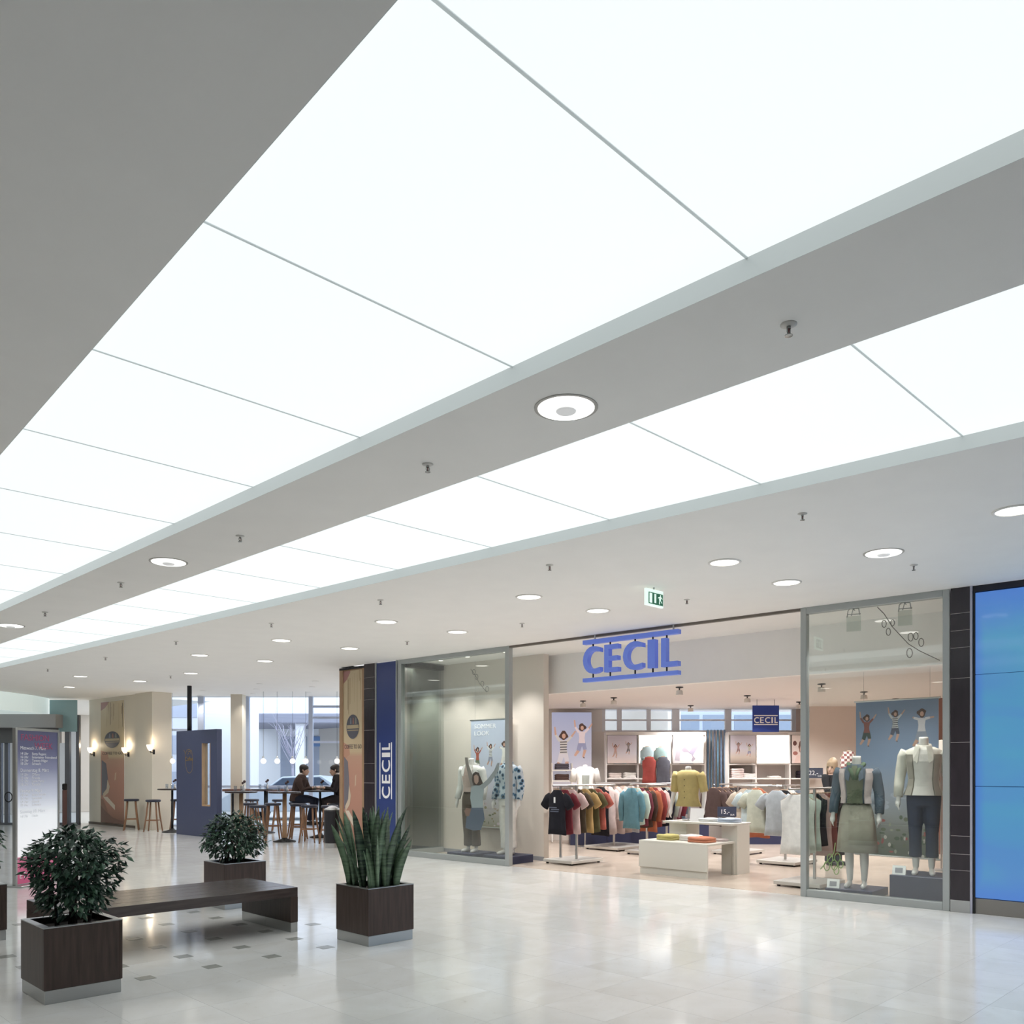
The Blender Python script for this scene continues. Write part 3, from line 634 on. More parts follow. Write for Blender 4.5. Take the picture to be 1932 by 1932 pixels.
# fashion notice totem
a = Vector((3.2, 12.1, 0)); b = Vector((3.85, 12.53, 0)); ang = math.atan2(b.y-a.y, b.x-a.x); TWD = (b-a).length
t = thing('notice_totem', 'tall silver-framed fashion event notice board fading from slate to white', 'notice board', a, ang)
p = MB(); p.bb((.0, 0, 0), (.035, .05, 2.03)); p.build('frame_post', STEEL, t, bevel=.003)
p = MB(); p.bb((TWD-.035, 0, 0), (TWD, .05, 2.03)); p.build('frame_post', STEEL, t, bevel=.003)
p = MB(); p.bb((.035, 0, 1.995), (TWD-.035, .05, 2.03)); p.build('frame_rail', STEEL, t)
p = MB(); p.bb((-.04, -.12, 0), (TWD+.04, .17, .02)); p.build('foot_plate', STEEL, t, bevel=.003)
sh = MB(); rows = [(.03, (176, 70, 108)), (.37, (190, 96, 128)), (.375, (236, 236, 240)), (.9, (222, 226, 232)), (1.15, (178, 184, 200)), (1.5, (112, 116, 144)), (1.75, (78, 80, 110)), (1.995, (66, 68, 96))]
for (z0, c0), (z1, c1) in zip(rows, rows[1:]):
    o_ = len(sh.v); sh.v += [(.035, .01, z0), (TWD-.035, .01, z0), (TWD-.035, .01, z1), (.035, .01, z1)]; sh.f.append((o_, o_+1, o_+2, o_+3)); sh.mi.append(0); sh.vc += [lin(c0), lin(c0), lin(c1), lin(c1)]
sh.build('printed_sheet', print_mat('backlit_print', .4, .45), t, col=True)
p = MB(); p.bb((.035, .0105, .03), (TWD-.035, .03, 1.995)); p.build('board', WHITE, t)
TXW = mat('text_white', (246, 246, 250), .5); TXR = mat('text_rose', (186, 72, 112), .5)
rx90 = (math.pi/2, 0, 0)
text('FASHION', .115, TXR, t, (.09, .008, 1.87), rx90, sx=1.05); text('WEEK', .115, TXR, t, (.33, .008, 1.765), rx90, sx=1.05)
ln = [('Mittwoch 7. März', None, 1412), ('14 Uhr', 'Betty Regent', 1422), ('16 Uhr', 'Entertainer Feierabend', 1428.5), ('17 Uhr', 'Tommy Hilger', 1435), ('18 Uhr', 'Schwarz', 1441),
      ('Donnerstag 8. März', None, 1454), ('14 Uhr', 'Offene', 1461.5), ('15 Uhr', 'Friends', 1468), ('17 Uhr', 'Jeans Party', 1474), ('18 Uhr', 'Kasseler', 1480),
      ('Freitag 9. März', None, 1493), ('14 Uhr', 'Schau Street', 1500), ('15 Uhr', 'Sportlich', 1506.5), ('17 Uhr', 'Klassik', 1513), ('18 Uhr', 'Schwarz', 1519), ('Samstag 10. März', None, 1532), ('14 Uhr', 'Finale', 1540)]
for s1, s2, y in ln:
    z = 1.5+(1451-y)*11.0/1610-.015
    text(s1, .062 if s2 is None else .048, TXW, t, (.085, .008, z), rx90, sx=1)
    if s2: text(s2, .048, TXW, t, (.285, .008, z), rx90)
text('ETI', .11, TXW, t, (.07, .008, .1), rx90)
# slim brown post and litter bin
t = thing('guide_post', 'slim brown bollard post beside the entrance glazing', 'post', D(122, 22.4), 0)
p = MB(); p.bb((-.05, -.04, 0), (.05, .04, .95)); p.build('shaft', mat('brown_post', (120, 84, 80), .5), t, bevel=.01)
p = MB(); p.bb((-.055, -.045, .95), (.055, .045, 1.12)); p.build('head', BLACK, t, bevel=.02)
p = MB(); p.bb((-.06, -.06, 0), (.06, .06, .02)); p.build('foot', BLACK, t)
bp_ = G(627, 1599); t = thing('litter_bin', 'black litter bin with steel foot beside the coffee poster pillar', 'bin', bp_, SA)
p = MB(); p.lathe([(.15, .09), (.155, .12), (.155, .70), (.145, .72)], 20); p.build('body', mat('bin_black', (34, 34, 40), .35), t, smooth=False)
p = MB(); p.lathe([(.135, 0), (.14, .09)], 20); p.build('foot', STEEL, t)
p = MB(); p.lathe([(.158, .72), (.16, .735), (.12, .76), (.1, .74)], 20); p.build('lid_ring', STEEL, t, smooth=True)
p = MB(); p.ball((0, 0, .75), .1, 10, 0, (1, 1, .5)); p.build('liner_bag', mat('white_bag', (236, 236, 240), .4, bump=.8, nscale=30), t, smooth=True)
# ================================================================== GARMENTS, RACKS, MANNEQUINS
def fabric(c): return mat('fabric_%d_%d_%d' % tuple(c), c, .9, noise=.08, nscale=14, spec=.2, bump=.15)
HANGW = mat('hanger_wood', (176, 140, 104), .5); SKINW = mat('mannequin_white', (228, 224, 220), .35)
TAGW = mat('price_tag', (240, 240, 240), .5)
def gar_mesh(w, L, sl, flare=1.0, seed=0, neck=.075):
    r = random.Random(seed); p = MB(); n = 22; rs = []
    prof = [(neck, .022, .03), (neck+.02, .026, .012), (w*.62, .034, -.018), (w*.93, .040, -.055), (w*.92, .052, -.16), (w*.84, .060, -.24), (w*.84, .055, -L*.6), (w*.92*flare, .05, -L*.85), (w*.97*flare, .045, -L)]
    ph = r.uniform(0, 6); k = r.choice((5, 6, 7))
    for hw, ty, z in prof:
        q = min(1, max(0, (-z-.2)/max(L-.2, .1))); ring = []
        for j in range(n):
            a = 2*math.pi*j/n; rip = 1+.28*q*math.sin(k*a+ph)
            ring.append((hw*math.cos(a)*(1+.02*q*math.sin(3*a+ph)), ty*math.sin(a)*rip, z+.012*q*math.sin(2*a+ph)))
        rs.append(ring)
    p.rings(rs)
    if sl:
        for s in (-1, 1):
            if sl == 'short': pts = [(s*w*.72, 0, -.05), (s*w*.98, 0, -.10), (s*(w+.085), .0, -.24)]; rd = [.055, .078, .085]
            else: pts = [(s*w*.72, 0, -.05), (s*w*.97, 0, -.10), (s*(w+.045), .01, -.3), (s*(w+.02), -.01, -min(L*.82, .56))]; rd = [.055, .075, .062, .045]
            p.tube(pts, rd, 10, 0, .45, True, (0, 1, 0))
    return p
_G = {}
def garment(name, lab, group, col, loc, rz, w=.2, L=.6, sl='short', flare=1.0, seed=0, tagged=False, printed=False):
    t = thing(name, lab, 'garment', loc, rz, group); key = (w, L, sl, flare, seed % 4)
    if key not in _G:
        o = gar_mesh(w, L, sl, flare, seed % 4).build('cloth', fabric(col), t, smooth=True); _G[key] = o.data
    else:
        o = bpy.data.objects.new('cloth', _G[key].copy()); COL.objects.link(o); o.parent = t
        o.data.materials.clear(); o.data.materials.append(fabric(col))
    p = MB(); p.tube([(-w*.8, 0, -.045), (-.03, 0, .035), (.03, 0, .035), (w*.8, 0, -.045)], .009, 6); hg = p.build('hanger', HANGW, t)
    p = MB(); p.tube([(0, 0, .035), (0, 0, .065), (.012, 0, .085), (0, 0, .098), (-.014, 0, .088)], .003, 5); p.build('hanger_hook', STEEL, hg)
    if tagged:
        p = MB(); p.bb((-.018, -.062, -.17), (.018, -.06, -.08)); p.build('price_tag', TAGW, t)
    if printed:
        p = MB()
        for i, (a, b) in enumerate(((-.11, .05), (-.07, .1), (-.09, .09))): p.bb((a, -.067, -.25-.03*i), (b, -.064, -.235-.03*i))
        p.build('chest_print', mat('chest_print', (92, 98, 118), .7), t)
    return t
def rack(name_lab, loc, rz, bx, by, posts, rail, H=1.24, rail2=None):
    t = thing('clothes_rack', name_lab, 'clothes rack', loc, rz)
    p = MB(); p.bb((-bx/2, -by/2, .03), (bx/2, by/2, .075)); p.build('base_plate', mat('rack_base', (202, 200, 194), .4, .3), t, bevel=.004)
    for cx, cy in ((-bx/2+.05, -by/2+.05), (bx/2-.05, -by/2+.05), (bx/2-.05, by/2-.05), (-bx/2+.05, by/2-.05)):
        p = MB(); p.tube([(cx, cy, .002), (cx, cy, .035)], .022, 8); p.build('castor', DARKMETAL, t)
    for cx, cy in posts:
        p = MB(); p.bb((cx-.015, cy-.015, .07), (cx+.015, cy+.015, H)); p.build('post', STEEL, t)
    p = MB(); p.tube([rail[0]+(H,), rail[1]+(H,)], .014, 8); p.build('rail', STEEL, t)
    if len(posts) > 1:
        p = MB(); p.tube([posts[0]+(H-.02,), posts[1]+(H-.02,)], .012, 8); p.build('cross_bar', STEEL, t)
    if rail2:
        p = MB(); p.tube([rail2[0]+(H,), rail2[1]+(H,)], .014, 8); p.build('rail', STEEL, t)
    return t
HZ = 1.24-.098
FACE = -math.pi/2     # garment front looks towards -X
def hang(items, x0, y0, dx, dy, group, where, rz=FACE, w=.19, z=HZ):
    for i, it in enumerate(items):
        cn, col, kind, L, sl = it[:5]
        garment(it[5] if len(it) > 5 else kind.split()[-1].replace('-', '_'), '%s %s %s' % (cn, kind, where), group, col, (x0+dx*i, y0+dy*i, z), rz+R.uniform(-.09, .09), w, L, sl, it[6] if len(it) > 6 else 1.0, i, tagged=(i == 0 and 'printed' in kind), printed=('printed' in kind))
# rack A, just inside the entrance
rack('steel clothes rack with short-sleeved tees just inside the entrance', (10.33, 8.95, 0), 0, .76, .6, ((-.05, .22), (-.03, -.1)), ((-.5, -.02), (1.05, -.02)))
hang([('black', (36, 36, 44), 'printed tee', .66, 'short', 'tee_shirt'), ('dark red', (118, 44, 54), 'tee', .66, 'short', 'tee_shirt'), ('pale rose', (208, 180, 178), 'tee', .66, 'short', 'tee_shirt'), ('dark olive', (84, 72, 58), 'tee', .66, 'short', 'tee_shirt'),
      ('mustard yellow', (186, 152, 96), 'tee', .66, 'short', 'tee_shirt'), ('moss green', (92, 88, 60), 'tee', .66, 'short', 'tee_shirt'), ('coral', (186, 96, 84), 'tee', .62, 'short', 'tee_shirt')],
     9.93, 8.93, .165, 0, 'tees on the entrance rack', 'on the rack just inside the entrance', w=.2)
# rack B behind it
rack('steel clothes rack with dresses and cardigans behind the entrance rack', (12.75, 9.95, 0), 0, 1.0, .8, ((-.1, .0),), ((-.65, 0), (.75, 0)))
hang([('black', (28, 26, 32), 'strap dress', .86, None, 'dress'), ('pale pink', (204, 184, 180), 'long cardigan', .84, 'long', 'cardigan'), ('shell pink', (198, 176, 170), 'long cardigan', .84, 'long', 'cardigan'), ('sand pink', (200, 178, 168), 'long cardigan', .84, 'long', 'cardigan'), ('light grey', (190, 190, 192), 'long cardigan', .84, 'long', 'cardigan')],
     12.25, 9.95, .23, 0, 'long pieces behind the entrance rack', 'on the rack behind the tees', w=.22)
# rack C: blouse row in the middle of the shop
rack('steel clothes rack with the teal blouse in the middle of the shop', (12.45, 8.94, 0), 0, .8, .6, ((-.15, 0), (.45, 0)), ((-.65, 0), (.85, 0)))
hang([('teal', (86, 132, 148), 'long-sleeved blouse', .66, 'long', 'blouse'), ('mint', (176, 196, 186), 'blouse', .6, 'long'), ('burgundy', (110, 50, 62), 'blouse', .62, 'long'), ('dark brown', (72, 54, 46), 'blouse', .66, 'long'), ('rust', (164, 88, 60), 'long blouse', .74, 'long', 'blouse'),
      ('brick red', (138, 58, 56), 'blouse', .66, 'long'), ('blush', (206, 176, 172), 'blouse', .6, 'long'), ('midnight', (30, 30, 42), 'blouse', .66, 'long'), ('sage grey', (160, 168, 160), 'blouse', .6, 'long'), ('mauve', (176, 150, 158), 'blouse', .62, 'long'), ('wine red', (132, 56, 70), 'blouse', .6, 'long'), ('sky blue', (120, 152, 186), 'blouse', .56, 'long')],
     11.85, 8.94, .125, 0, 'blouses in the middle of the shop', 'on the middle rack', w=.19)
# rack D: brown jackets and rust skirt
rack('steel clothes rack with brown jackets behind the display table', (13.5, 7.85, 0), 0, .8, .6, ((0, 0),), ((-.6, 0), (.7, 0)))
hang([('dark brown', (78, 62, 60), 'leather jacket', .62, 'long', 'jacket'), ('umber', (92, 74, 70), 'jacket', .62, 'long'), ('cocoa', (100, 84, 78), 'jacket', .64, 'long'), ('charcoal', (66, 62, 62), 'jacket', .62, 'long'), ('espresso', (54, 44, 44), 'jacket', .62, 'long')],
     12.95, 8.0, .19, 0, 'jackets behind the display table', 'on the rack behind the display table', w=.2)
garment('long_skirt', 'rust orange gathered dress hanging behind the display table', 'jackets behind the display table', (166, 92, 66), (13.15, 7.28, HZ), FACE+.5, .19, .80, None, 1.15, 2)
# rack E: pale tees
rack('steel clothes rack with pale blue tees near the right shop window', (12.6, 6.46, 0), 0, .75, .65, ((-.05, 0),), ((-.6, 0), (.65, 0)), rail2=((-.35, -.1), (-.35, .75)))
hang([('grey blue', (164, 174, 182), 'tee', .66, 'short', 'tee_shirt'), ('black', (40, 40, 44), 'tee', .64, 'short', 'tee_shirt'), ('off white', (222, 220, 212), 'tee', .62, 'short', 'tee_shirt'), ('slate', (96, 104, 116), 'tee', .62, 'short', 'tee_shirt')],
     12.08, 6.36, .2, 0, 'pale tees near the right window', 'on the rack with pale tees', w=.21)
hang([('sage green', (176, 182, 168), 'tee', .64, 'short', 'tee_shirt'), ('ice blue', (176, 194, 200), 'tee', .62, 'short', 'tee_shirt'), ('stone beige', (184, 172, 156), 'tee', .62, 'short', 'tee_shirt')],
     12.22, 6.78, .1, .16, 'pale tees near the right window', 'on the side arm of the pale tee rack', w=.2)
# rack F: white top right behind the glass
rack('steel clothes rack with white and mint tops beside the right shop window', (10.45, 5.05, 0), 0, .72, .62, ((.15, .0),), ((-.25, .15), (1.3, .15)))
hang([('white', (226, 226, 222), 'sleeveless top', .74, None, 'sleeveless_top'), ('pale mint', (206, 216, 206), 'sleeveless top', .72, None, 'sleeveless_top'), ('mint green', (186, 204, 192), 'top', .7, None), ('black', (40, 40, 48), 'top', .66, None), ('dusty rose', (188, 160, 154), 'long top', .8, None, 'top'), ('rosewood', (128, 72, 66), 'long top', .8, None, 'top'), ('dark plum', (58, 44, 52), 'long top', .8, None, 'top'), ('white', (220, 218, 214), 'scarf', .5, None, 'scarf')],
     10.36, 5.2, .17, 0, 'tops beside the right window', 'on the rack beside the right window', w=.21)
# ------------------------------------------------------------------ display table with folded clothes
TBW = mat('table_white', (216, 214, 204), .45)
t = thing('display_table', 'white two-level display table with folded clothes in the shop entrance', 'table', (10.02, 6.29, 0), SA*.4)
for a, b, nm in (((0, 0, .1), (.03, 1.12, .45), 'front_panel'), ((.02, .02, 0), (.06, 1.1, .1), 'plinth'), ((.0, 0, .45), (.78, 1.12, .48), 'low_top'), ((.03, 1.09, .0), (.75, 1.12, .45), 'side_panel'), ((.73, .0, 0), (.76, .0+.03, .45), 'leg'),
                 ((.62, -.03, .7), (1.16, 1.12, .73), 'high_top'), ((.76, -.03, 0), (1.12, .22, .7), 'upright'), ((.76, .8, 0), (1.12, 1.1, .7), 'upright')):
    p = MB(); p.bb(a, b); p.build(nm, TBW, t, bevel=.003)
def folded(lab, col, x, y, z, sx=.26, sy=.3, h=.05, layers=2, rz=0, grp='folded clothes on the display table'):
    t = thing('folded_garment', lab, 'folded garment', (x, y, z), rz, grp)
    for k in range(layers):
        p = MB(); hh = h/layers; n = 14
        rs = [[(sx/2*f*math.copysign(abs(math.cos(a))**.4, math.cos(a)), sy/2*f*math.copysign(abs(math.sin(a))**.4, math.sin(a)), k*hh+zz*hh+.006*math.sin(3*a+k)*zz) for a in (2*math.pi*j/n for j in range(n))] for zz, f in ((0, .97), (.3, 1), (.75, .98), (1, .86))]
        p.rings(rs); p.build('fold', fabric(col), t, smooth=True)
folded('folded yellow knit on the display table', (196, 186, 112), 10.32, 7.12, .481, h=.075)
folded('folded white and orange knit on the display table', (206, 128, 96), 10.3, 6.55, .481, .3, .34, .07)
folded('folded white knit beside the orange one on the display table', (228, 224, 218), 10.42, 6.8, .481, h=.08)
folded('folded pink-white shirts on the low top of the display table', (220, 206, 204), 10.62, 6.5, .481, .2, .3, .035)
folded('folded pale blue shirt on the high top of the display table', (182, 196, 216), 10.95, 6.5, .731, h=.06)
folded('folded white shirt on the high top of the display table', (226, 228, 228), 10.92, 6.82, .731, h=.05)
t = thing('price_stand', 'white printed price card leaning on the display table', 'price card', (10.78, 6.95, .731), FACE+.35)
p = MB(); a_ = .25
p._add([(-.1, 0, 0), (.1, 0, 0), (.1, .07, .19), (-.1, .07, .19), (-.1, .006, 0), (.1, .006, 0), (.1, .076, .19), (-.1, .076, .19)], [(0, 1, 2, 3), (7, 6, 5, 4), (0, 4, 5, 1), (2, 6, 7, 3), (1, 5, 6, 2), (0, 3, 7, 4)]); p.build('card', TAGW, t)
p = MB(); p.bb((-.06, .06, 0), (.06, .1, .004)); p.build('stand_foot', TAGW, t)
def price_card(lab, txt, loc, rz, w=.28, h=.14):
    t = thing('price_sign', lab, 'price card', loc, rz); p = MB(); p.bb((-w/2, 0, 0), (w/2, .006, h)); p.build('card', mat('card_navy', (58, 66, 92), .5), t)
    text(txt, h*.62, TXW, t, (-w*.36, -.002, h*.3), rx90); text('EUR', h*.22, TXW, t, (w*.18, -.002, h*.12), rx90)
    p = MB(); p.bb((-w/2, .002, -.004), (w/2, .01, 0)); p.build('holder', STEEL, t)
pc = D(1347, 14.3); price_card('navy price card with white numerals at the brown jackets', '15,-', (12.05, 7.2, .74), FACE+.75, .3, .16)
# ------------------------------------------------------------------ bodies
def figure_mesh(mb, name, mtl, parent, vox=.012, sm=6):
    o = mb.build(name, mtl, parent, smooth=True); m = o.modifiers.new('join', 'REMESH'); m.mode = 'VOXEL'; m.voxel_size = vox; m.use_smooth_shade = True
    s_ = o.modifiers.new('soften', 'SMOOTH'); s_.factor = .5; s_.iterations = sm
    return o
def torso_rings(grow, z0=.78, z1=1.44, hem=0, sec=((.78, .165, .11), (.9, .168, .112), (1.0, .14, .098), (1.08, .128, .09), (1.18, .14, .1), (1.28, .155, .112), (1.36, .165, .1), (1.41, .15, .085), (1.445, .075, .06))):
    rs = []
    for z, a, b in sec:
        if z < z0-.001 or z > z1+.001: continue
        g = grow+hem*max(0, (1.0-z)); rs.append([((a+g)*math.cos(q), (b+g)*math.sin(q), z) for q in (2*math.pi*j/20 for j in range(20))])
    return rs
def hand(p, w_, d, s, side=Vector((0, -1, 0)), sc=1.0):
    d = Vector(d).normalized(); w_ = Vector(w_); f = (side-d*side.dot(d)).normalized(); pl = d.cross(f)
    p.tube([w_, w_+d*.05*sc, w_+d*.085*sc], [.024*sc, .034*sc, .03*sc], 8, 0, 1, True, f)
    for k, L in ((-1.5, .062), (-.5, .075), (.5, .07), (1.5, .055)):
        b = w_+d*.075*sc+f*.017*k*sc; p.tube([b, b+d*L*.55*sc+pl*.006*s, b+d*L*sc+pl*.022*s], [.0095*sc, .0088*sc, .0075*sc], 6)
    b = w_+d*.025*sc-f*.02*sc; p.tube([b, b-f*.03*sc+d*.03*sc, b-f*.036*sc+d*.058*sc+pl*.01*s], [.011*sc, .010*sc, .0085*sc], 6)
def legs(p, spread=.085, foot=True, stride=0):
    for s in (-1, 1):
        x = s*spread; y = s*stride
        p.tube([(x*.95, 0, .88), (x, -.005+y*.3, .68), (x, -.015+y*.5, .47), (x*.98, .01+y*.8, .28), (x*.95, .02+y, .08)], [.088, .074, .054, .05, .034], 12)
        if foot: p.tube([(x*.95, .045+y, .035), (x, -.02+y, .035), (x*1.1, -.12+y, .022), (x*1.12, -.16+y, .018)], [.032, .036, .032, .02], 8)
ARML = [(.175, 0, 1.385), (.205, .01, 1.34), (.245, .03, 1.12), (.255, .0, 1.02), (.26, -.05, .86)]
def arms(p, r=(.05, .05, .04, .036, .026), pts=ARML, hands=True):
    for s in (-1, 1):
        q = [(s*a, b, c) for a, b, c in pts]; p.tube(q, r, 10)
        if hands: hand(p, q[-1], Vector(q[-1])-Vector(q[-2]), s)
def mannequin_body(t, neck=True):
    p = MB(); p.rings(torso_rings(0)); p.tube([(0, 0, 1.40), (0, -.005, 1.48), (0, -.01, 1.56)], [.062, .054, .052], 10); legs(p); arms(p)
    return figure_mesh(p, 'body', SKINW, t)
def arc_panel(t, name, col, a0, a1, z0, z1, grow, hem=.1, th=.012):
    sec = ((.78, .165, .11), (.9, .168, .112), (1.0, .14, .098), (1.08, .128, .09), (1.18, .14, .1), (1.28, .155, .112), (1.36, .165, .1), (1.41, .15, .085), (1.445, .085, .065)); rs = []
    for z, a, b in sec:
        if z < z0-.001 or z > z1+.001: continue
        g = grow+hem*max(0, 1.0-z); qs = [math.radians(-90+a0+(a1-a0)*j/6) for j in range(7)]
        rs.append([((a+g+th)*math.cos(q), (b+g+th)*math.sin(q), z) for q in qs]+[((a+g-.004)*math.cos(q), (b+g-.004)*math.sin(q), z) for q in qs[::-1]])
    p = MB(); p.rings(rs); return p.build(name, fabric(col), t, smooth=False)
def jacket(t, col, name='jacket', z0=.9, grow=.028, sl=True, open_col=None, hem=.12):
    p = MB(); p.rings(torso_rings(grow, z0, 1.445, hem), False)
    if sl:
        for s in (-1, 1): p.tube([(s*a, b, c) for a, b, c in ARML[:-1]]+[(s*.26, -.045, .885)], (.075, .068, .058, .055, .05), 12)
    p.tube([(0, .01, 1.42), (0, 0, 1.475)], [.09, .082], 14, 0, 1, False)
    o = p.build(name, fabric(col), t, smooth=True); sdf = o.modifiers.new('thick', 'SOLIDIFY'); sdf.thickness = .006
    if open_col:
        arc_panel(o, 'shirt_front', open_col, -30, 30, z0, 1.445, grow, hem)
        for s in (-1, 1):
            q = MB(); q._add([(s*.03, -.13, 1.45), (s*.09, -.10, 1.45), (s*.105, -.15, 1.3), (s*.06, -.165, 1.26), (s*.03, -.12, 1.45), (s*.09, -.09, 1.45), (s*.105, -.14, 1.3), (s*.06, -.155, 1.26)], [(0, 1, 2, 3), (7, 6, 5, 4), (0, 4, 5, 1), (1, 5, 6, 2), (2, 6, 7, 3), (3, 7, 4, 0)]); q.build('lapel', fabric(col), o)
    return o
def trousers(t, col, z1=.1, wide=1.0, name='trousers'):
    p = MB(); p.rings(torso_rings(.012, .78, 1.0), True)
    for s in (-1, 1):
        x = s*.085; p.tube([(x*.95, 0, .86), (x, -.005, .68), (x, -.015, .47), (x, .01, .28), (x, .02, z1)], [.1, .09*wide, .072*wide, .07*wide, .075*wide], 14)
    return figure_mesh(p, name, fabric(col), t, .014, 4)
def skirt(t, col, z0=.42):
    p = MB(); rs = []
    for z, a, b in ((1.0, .145, .105), (.9, .178, .125), (.7, .205, .15), (z0, .23, .17)):
        rs.append([((a*(1+.03*(1-z)*math.sin(7*q)))*math.cos(q), b*(1+.05*(1-z)*math.sin(7*q))*math.sin(q), z) for q in (2*math.pi*j/28 for j in range(28))])
    p.rings(rs, False); o = p.build('skirt', fabric(col), t, smooth=True); m = o.modifiers.new('thick', 'SOLIDIFY'); m.thickness = .005
def plinth(lab, t0, t1, n0, n1, h):
    c = SF((t0+t1)/2, (n0+n1)/2, 0); t = MB(); t.bb((-(n1-n0)/2, -(t1-t0)/2, 0), ((n1-n0)/2, (t1-t0)/2, h))
    o = t.build('display_plinth', NAVY, None, (c.x, c.y, .004), SA, bevel=.004); tag(o, lab, 'plinth'); return c
MZ = -math.pi/2+.2
# right window
c1 = plinth('low navy plinth under the mannequin in a skirt', .98, 1.52, .22, .78, .09)
t = thing('mannequin', 'white headless mannequin in denim jacket and khaki skirt in the right shop window', 'mannequin', (c1.x, c1.y, .095), MZ)
mannequin_body(t); jacket(t, (92, 106, 122), 'denim_jacket', .92, .028, True, (112, 118, 96)); skirt(t, (178, 172, 156))
for s in (-1, 1):
    arc_panel(t, 'vest_panel', (220, 202, 200), s*38, s*72, 1.0, 1.41, .03, .1, .016)
p = MB(); p.tube([(.09, -.03, 1.47), (.05, -.12, 1.4), (.02, -.155, 1.28)], [.024, .026, .018], 8); p.tube([(-.09, -.03, 1.47), (-.05, -.12, 1.4), (0, -.155, 1.28)], [.024, .026, .018], 8); p.build('scarf', fabric((96, 118, 92)), t, smooth=True)
p = MB(); p.rings([[(.15*math.cos(q), .112*math.sin(q), z) for q in (2*math.pi*j/20 for j in range(20))] for z in (.985, 1.015)]); p.build('belt', fabric((58, 50, 46)), t)
c2 = plinth('high navy plinth under the mannequin in jeans', .17, .80, .26, .86, .30)
t = thing('mannequin', 'white headless mannequin in cream jacket and dark jeans in the right shop window', 'mannequin', (c2.x-.05, c2.y+.02, .305), MZ+.1)
mannequin_body(t); trousers(t, (58, 66, 90), .2, .95, 'jeans'); jacket(t, (222, 216, 204), 'cream_jacket', .86, .032, True, (232, 226, 220), .1)
for s in (-1, 1):
    arc_panel(t, 'lining', (170, 162, 150), s*34, s*58, .9, 1.36, .034, .1, .015)
p = MB(); p.rings([[(.16*math.cos(q), .118*math.sin(q), z) for q in (2*math.pi*j/20 for j in range(20))] for z in (.97, 1.01)]); p.build('belt', fabric((72, 64, 58)), t)
for c, l, dx in ((c1, 'small white price tent beside the mannequin in a skirt', .2), (c2, 'small white price tent beside the mannequin in jeans', .24)):
    z = .094 if c is c1 else .304; q = SF((c-SO).dot(TU)+dx, (c-SO).dot(NU)-.2, z); t = thing('price_tent', l, 'price card', q, MZ)
    p = MB(); p._add([(-.07, -.04, 0), (.07, -.04, 0), (.07, .0, .1), (-.07, .0, .1), (-.07, .04, 0), (.07, .04, 0)], [(0, 1, 2, 3), (3, 2, 5, 4), (0, 3, 4), (1, 5, 2), (0, 4, 5, 1)]); p.build('card', TAGW, t)
    p = MB(); p._add([(-.04, -.034, .02), (.04, -.034, .02), (.04, -.012, .075), (-.04, -.012, .075)], [(0, 1, 2, 3)]); p.build('print', mat('tent_print', (150, 150, 160), .6), t)
# left window
c3 = plinth('low navy plinth under the mannequin in brown trousers', 7.25, 7.85, .12, .68, .115)
t = thing('mannequin', 'white headless mannequin in white jacket and brown trousers in the left shop window', 'mannequin', (c3.x, c3.y, .12), MZ)
mannequin_body(t); trousers(t, (104, 92, 82), .1, 1.05); jacket(t, (232, 230, 226), 'white_jacket', .93, .034, True, (196, 172, 162), .14)
p = MB(); p.rings([[(.2*math.cos(q)*.6, .16*math.sin(q)*.7+.02, z) for q in (2*math.pi*j/16 for j in range(16))] for z in (1.42, 1.47)], False); p.build('hood', fabric((236, 234, 230)), t, smooth=True)
c4 = plinth('low navy plinth under the mannequin in a patterned blouse', 6.44, 7.02, .12, .68, .125)
t = thing('mannequin', 'white headless mannequin in blue patterned blouse and white trousers in the left shop window', 'mannequin', (c4.x, c4.y, .13), MZ-.1)
mannequin_body(t); trousers(t, (228, 222, 216), .1, .95)
def spotted():
    m = bpy.data.materials.new('blue_print_fabric'); m.use_nodes = True; nt = m.node_tree; b = nt.nodes['Principled BSDF']; v = nt.nodes.new('ShaderNodeTexVoronoi'); v.inputs['Scale'].default_value = 14
    tc = nt.nodes.new('ShaderNodeTexCoord'); nt.links.new(tc.outputs['Object'], v.inputs[0]); r = nt.nodes.new('ShaderNodeValToRGB'); r.color_ramp.interpolation = 'CONSTANT'
    r.color_ramp.elements[0].color = (*lin((34, 44, 62)), 1); r.color_ramp.elements[1].position = .45; r.color_ramp.elements[1].color = (*lin((196, 208, 218)), 1)
    e = r.color_ramp.elements.new(.25); e.color = (*lin((84, 126, 158)), 1); nt.links.new(v.outputs['Distance'], r.inputs[0]); nt.links.new(r.outputs[0], b.inputs['Base Color']); b.inputs['Roughness'].default_value = .8
    return m
j_ = jacket(t, (90, 110, 140), 'patterned_blouse', .9, .026); j_.data.materials.clear(); j_.data.materials.append(spotted())
# yellow bust on the display table
t = thing('bust_form', 'half-figure bust in yellow cardigan standing on the display table', 'mannequin', (10.98, 7.22, .731), MZ-.05)
p = MB(); p.lathe([(.09, 0), (.09, .012), (.012, .02), (.012, .26)], 16); p.build('stand', STEEL, t)
OFF = -.69
p = MB(); p.rings([[(x, y, z+OFF) for x, y, z in r_] for r_ in torso_rings(0, .9)]); p.tube([(0, 0, 1.4+OFF), (0, 0, 1.5+OFF)], [.055, .045], 10)
for s in (-1, 1): p.tube([(s*a, b, c+OFF) for a, b, c in ARML], (.05, .05, .04, .036, .026), 10); hand(p, (s*.26, -.05, .86+OFF), (s*.02, -.3, -1), s)
figure_mesh(p, 'body', SKINW, t)
p = MB(); p.rings([[(x, y, z+OFF) for x, y, z in r_] for r_ in torso_rings(.025, .9, 1.445, .1)], False)
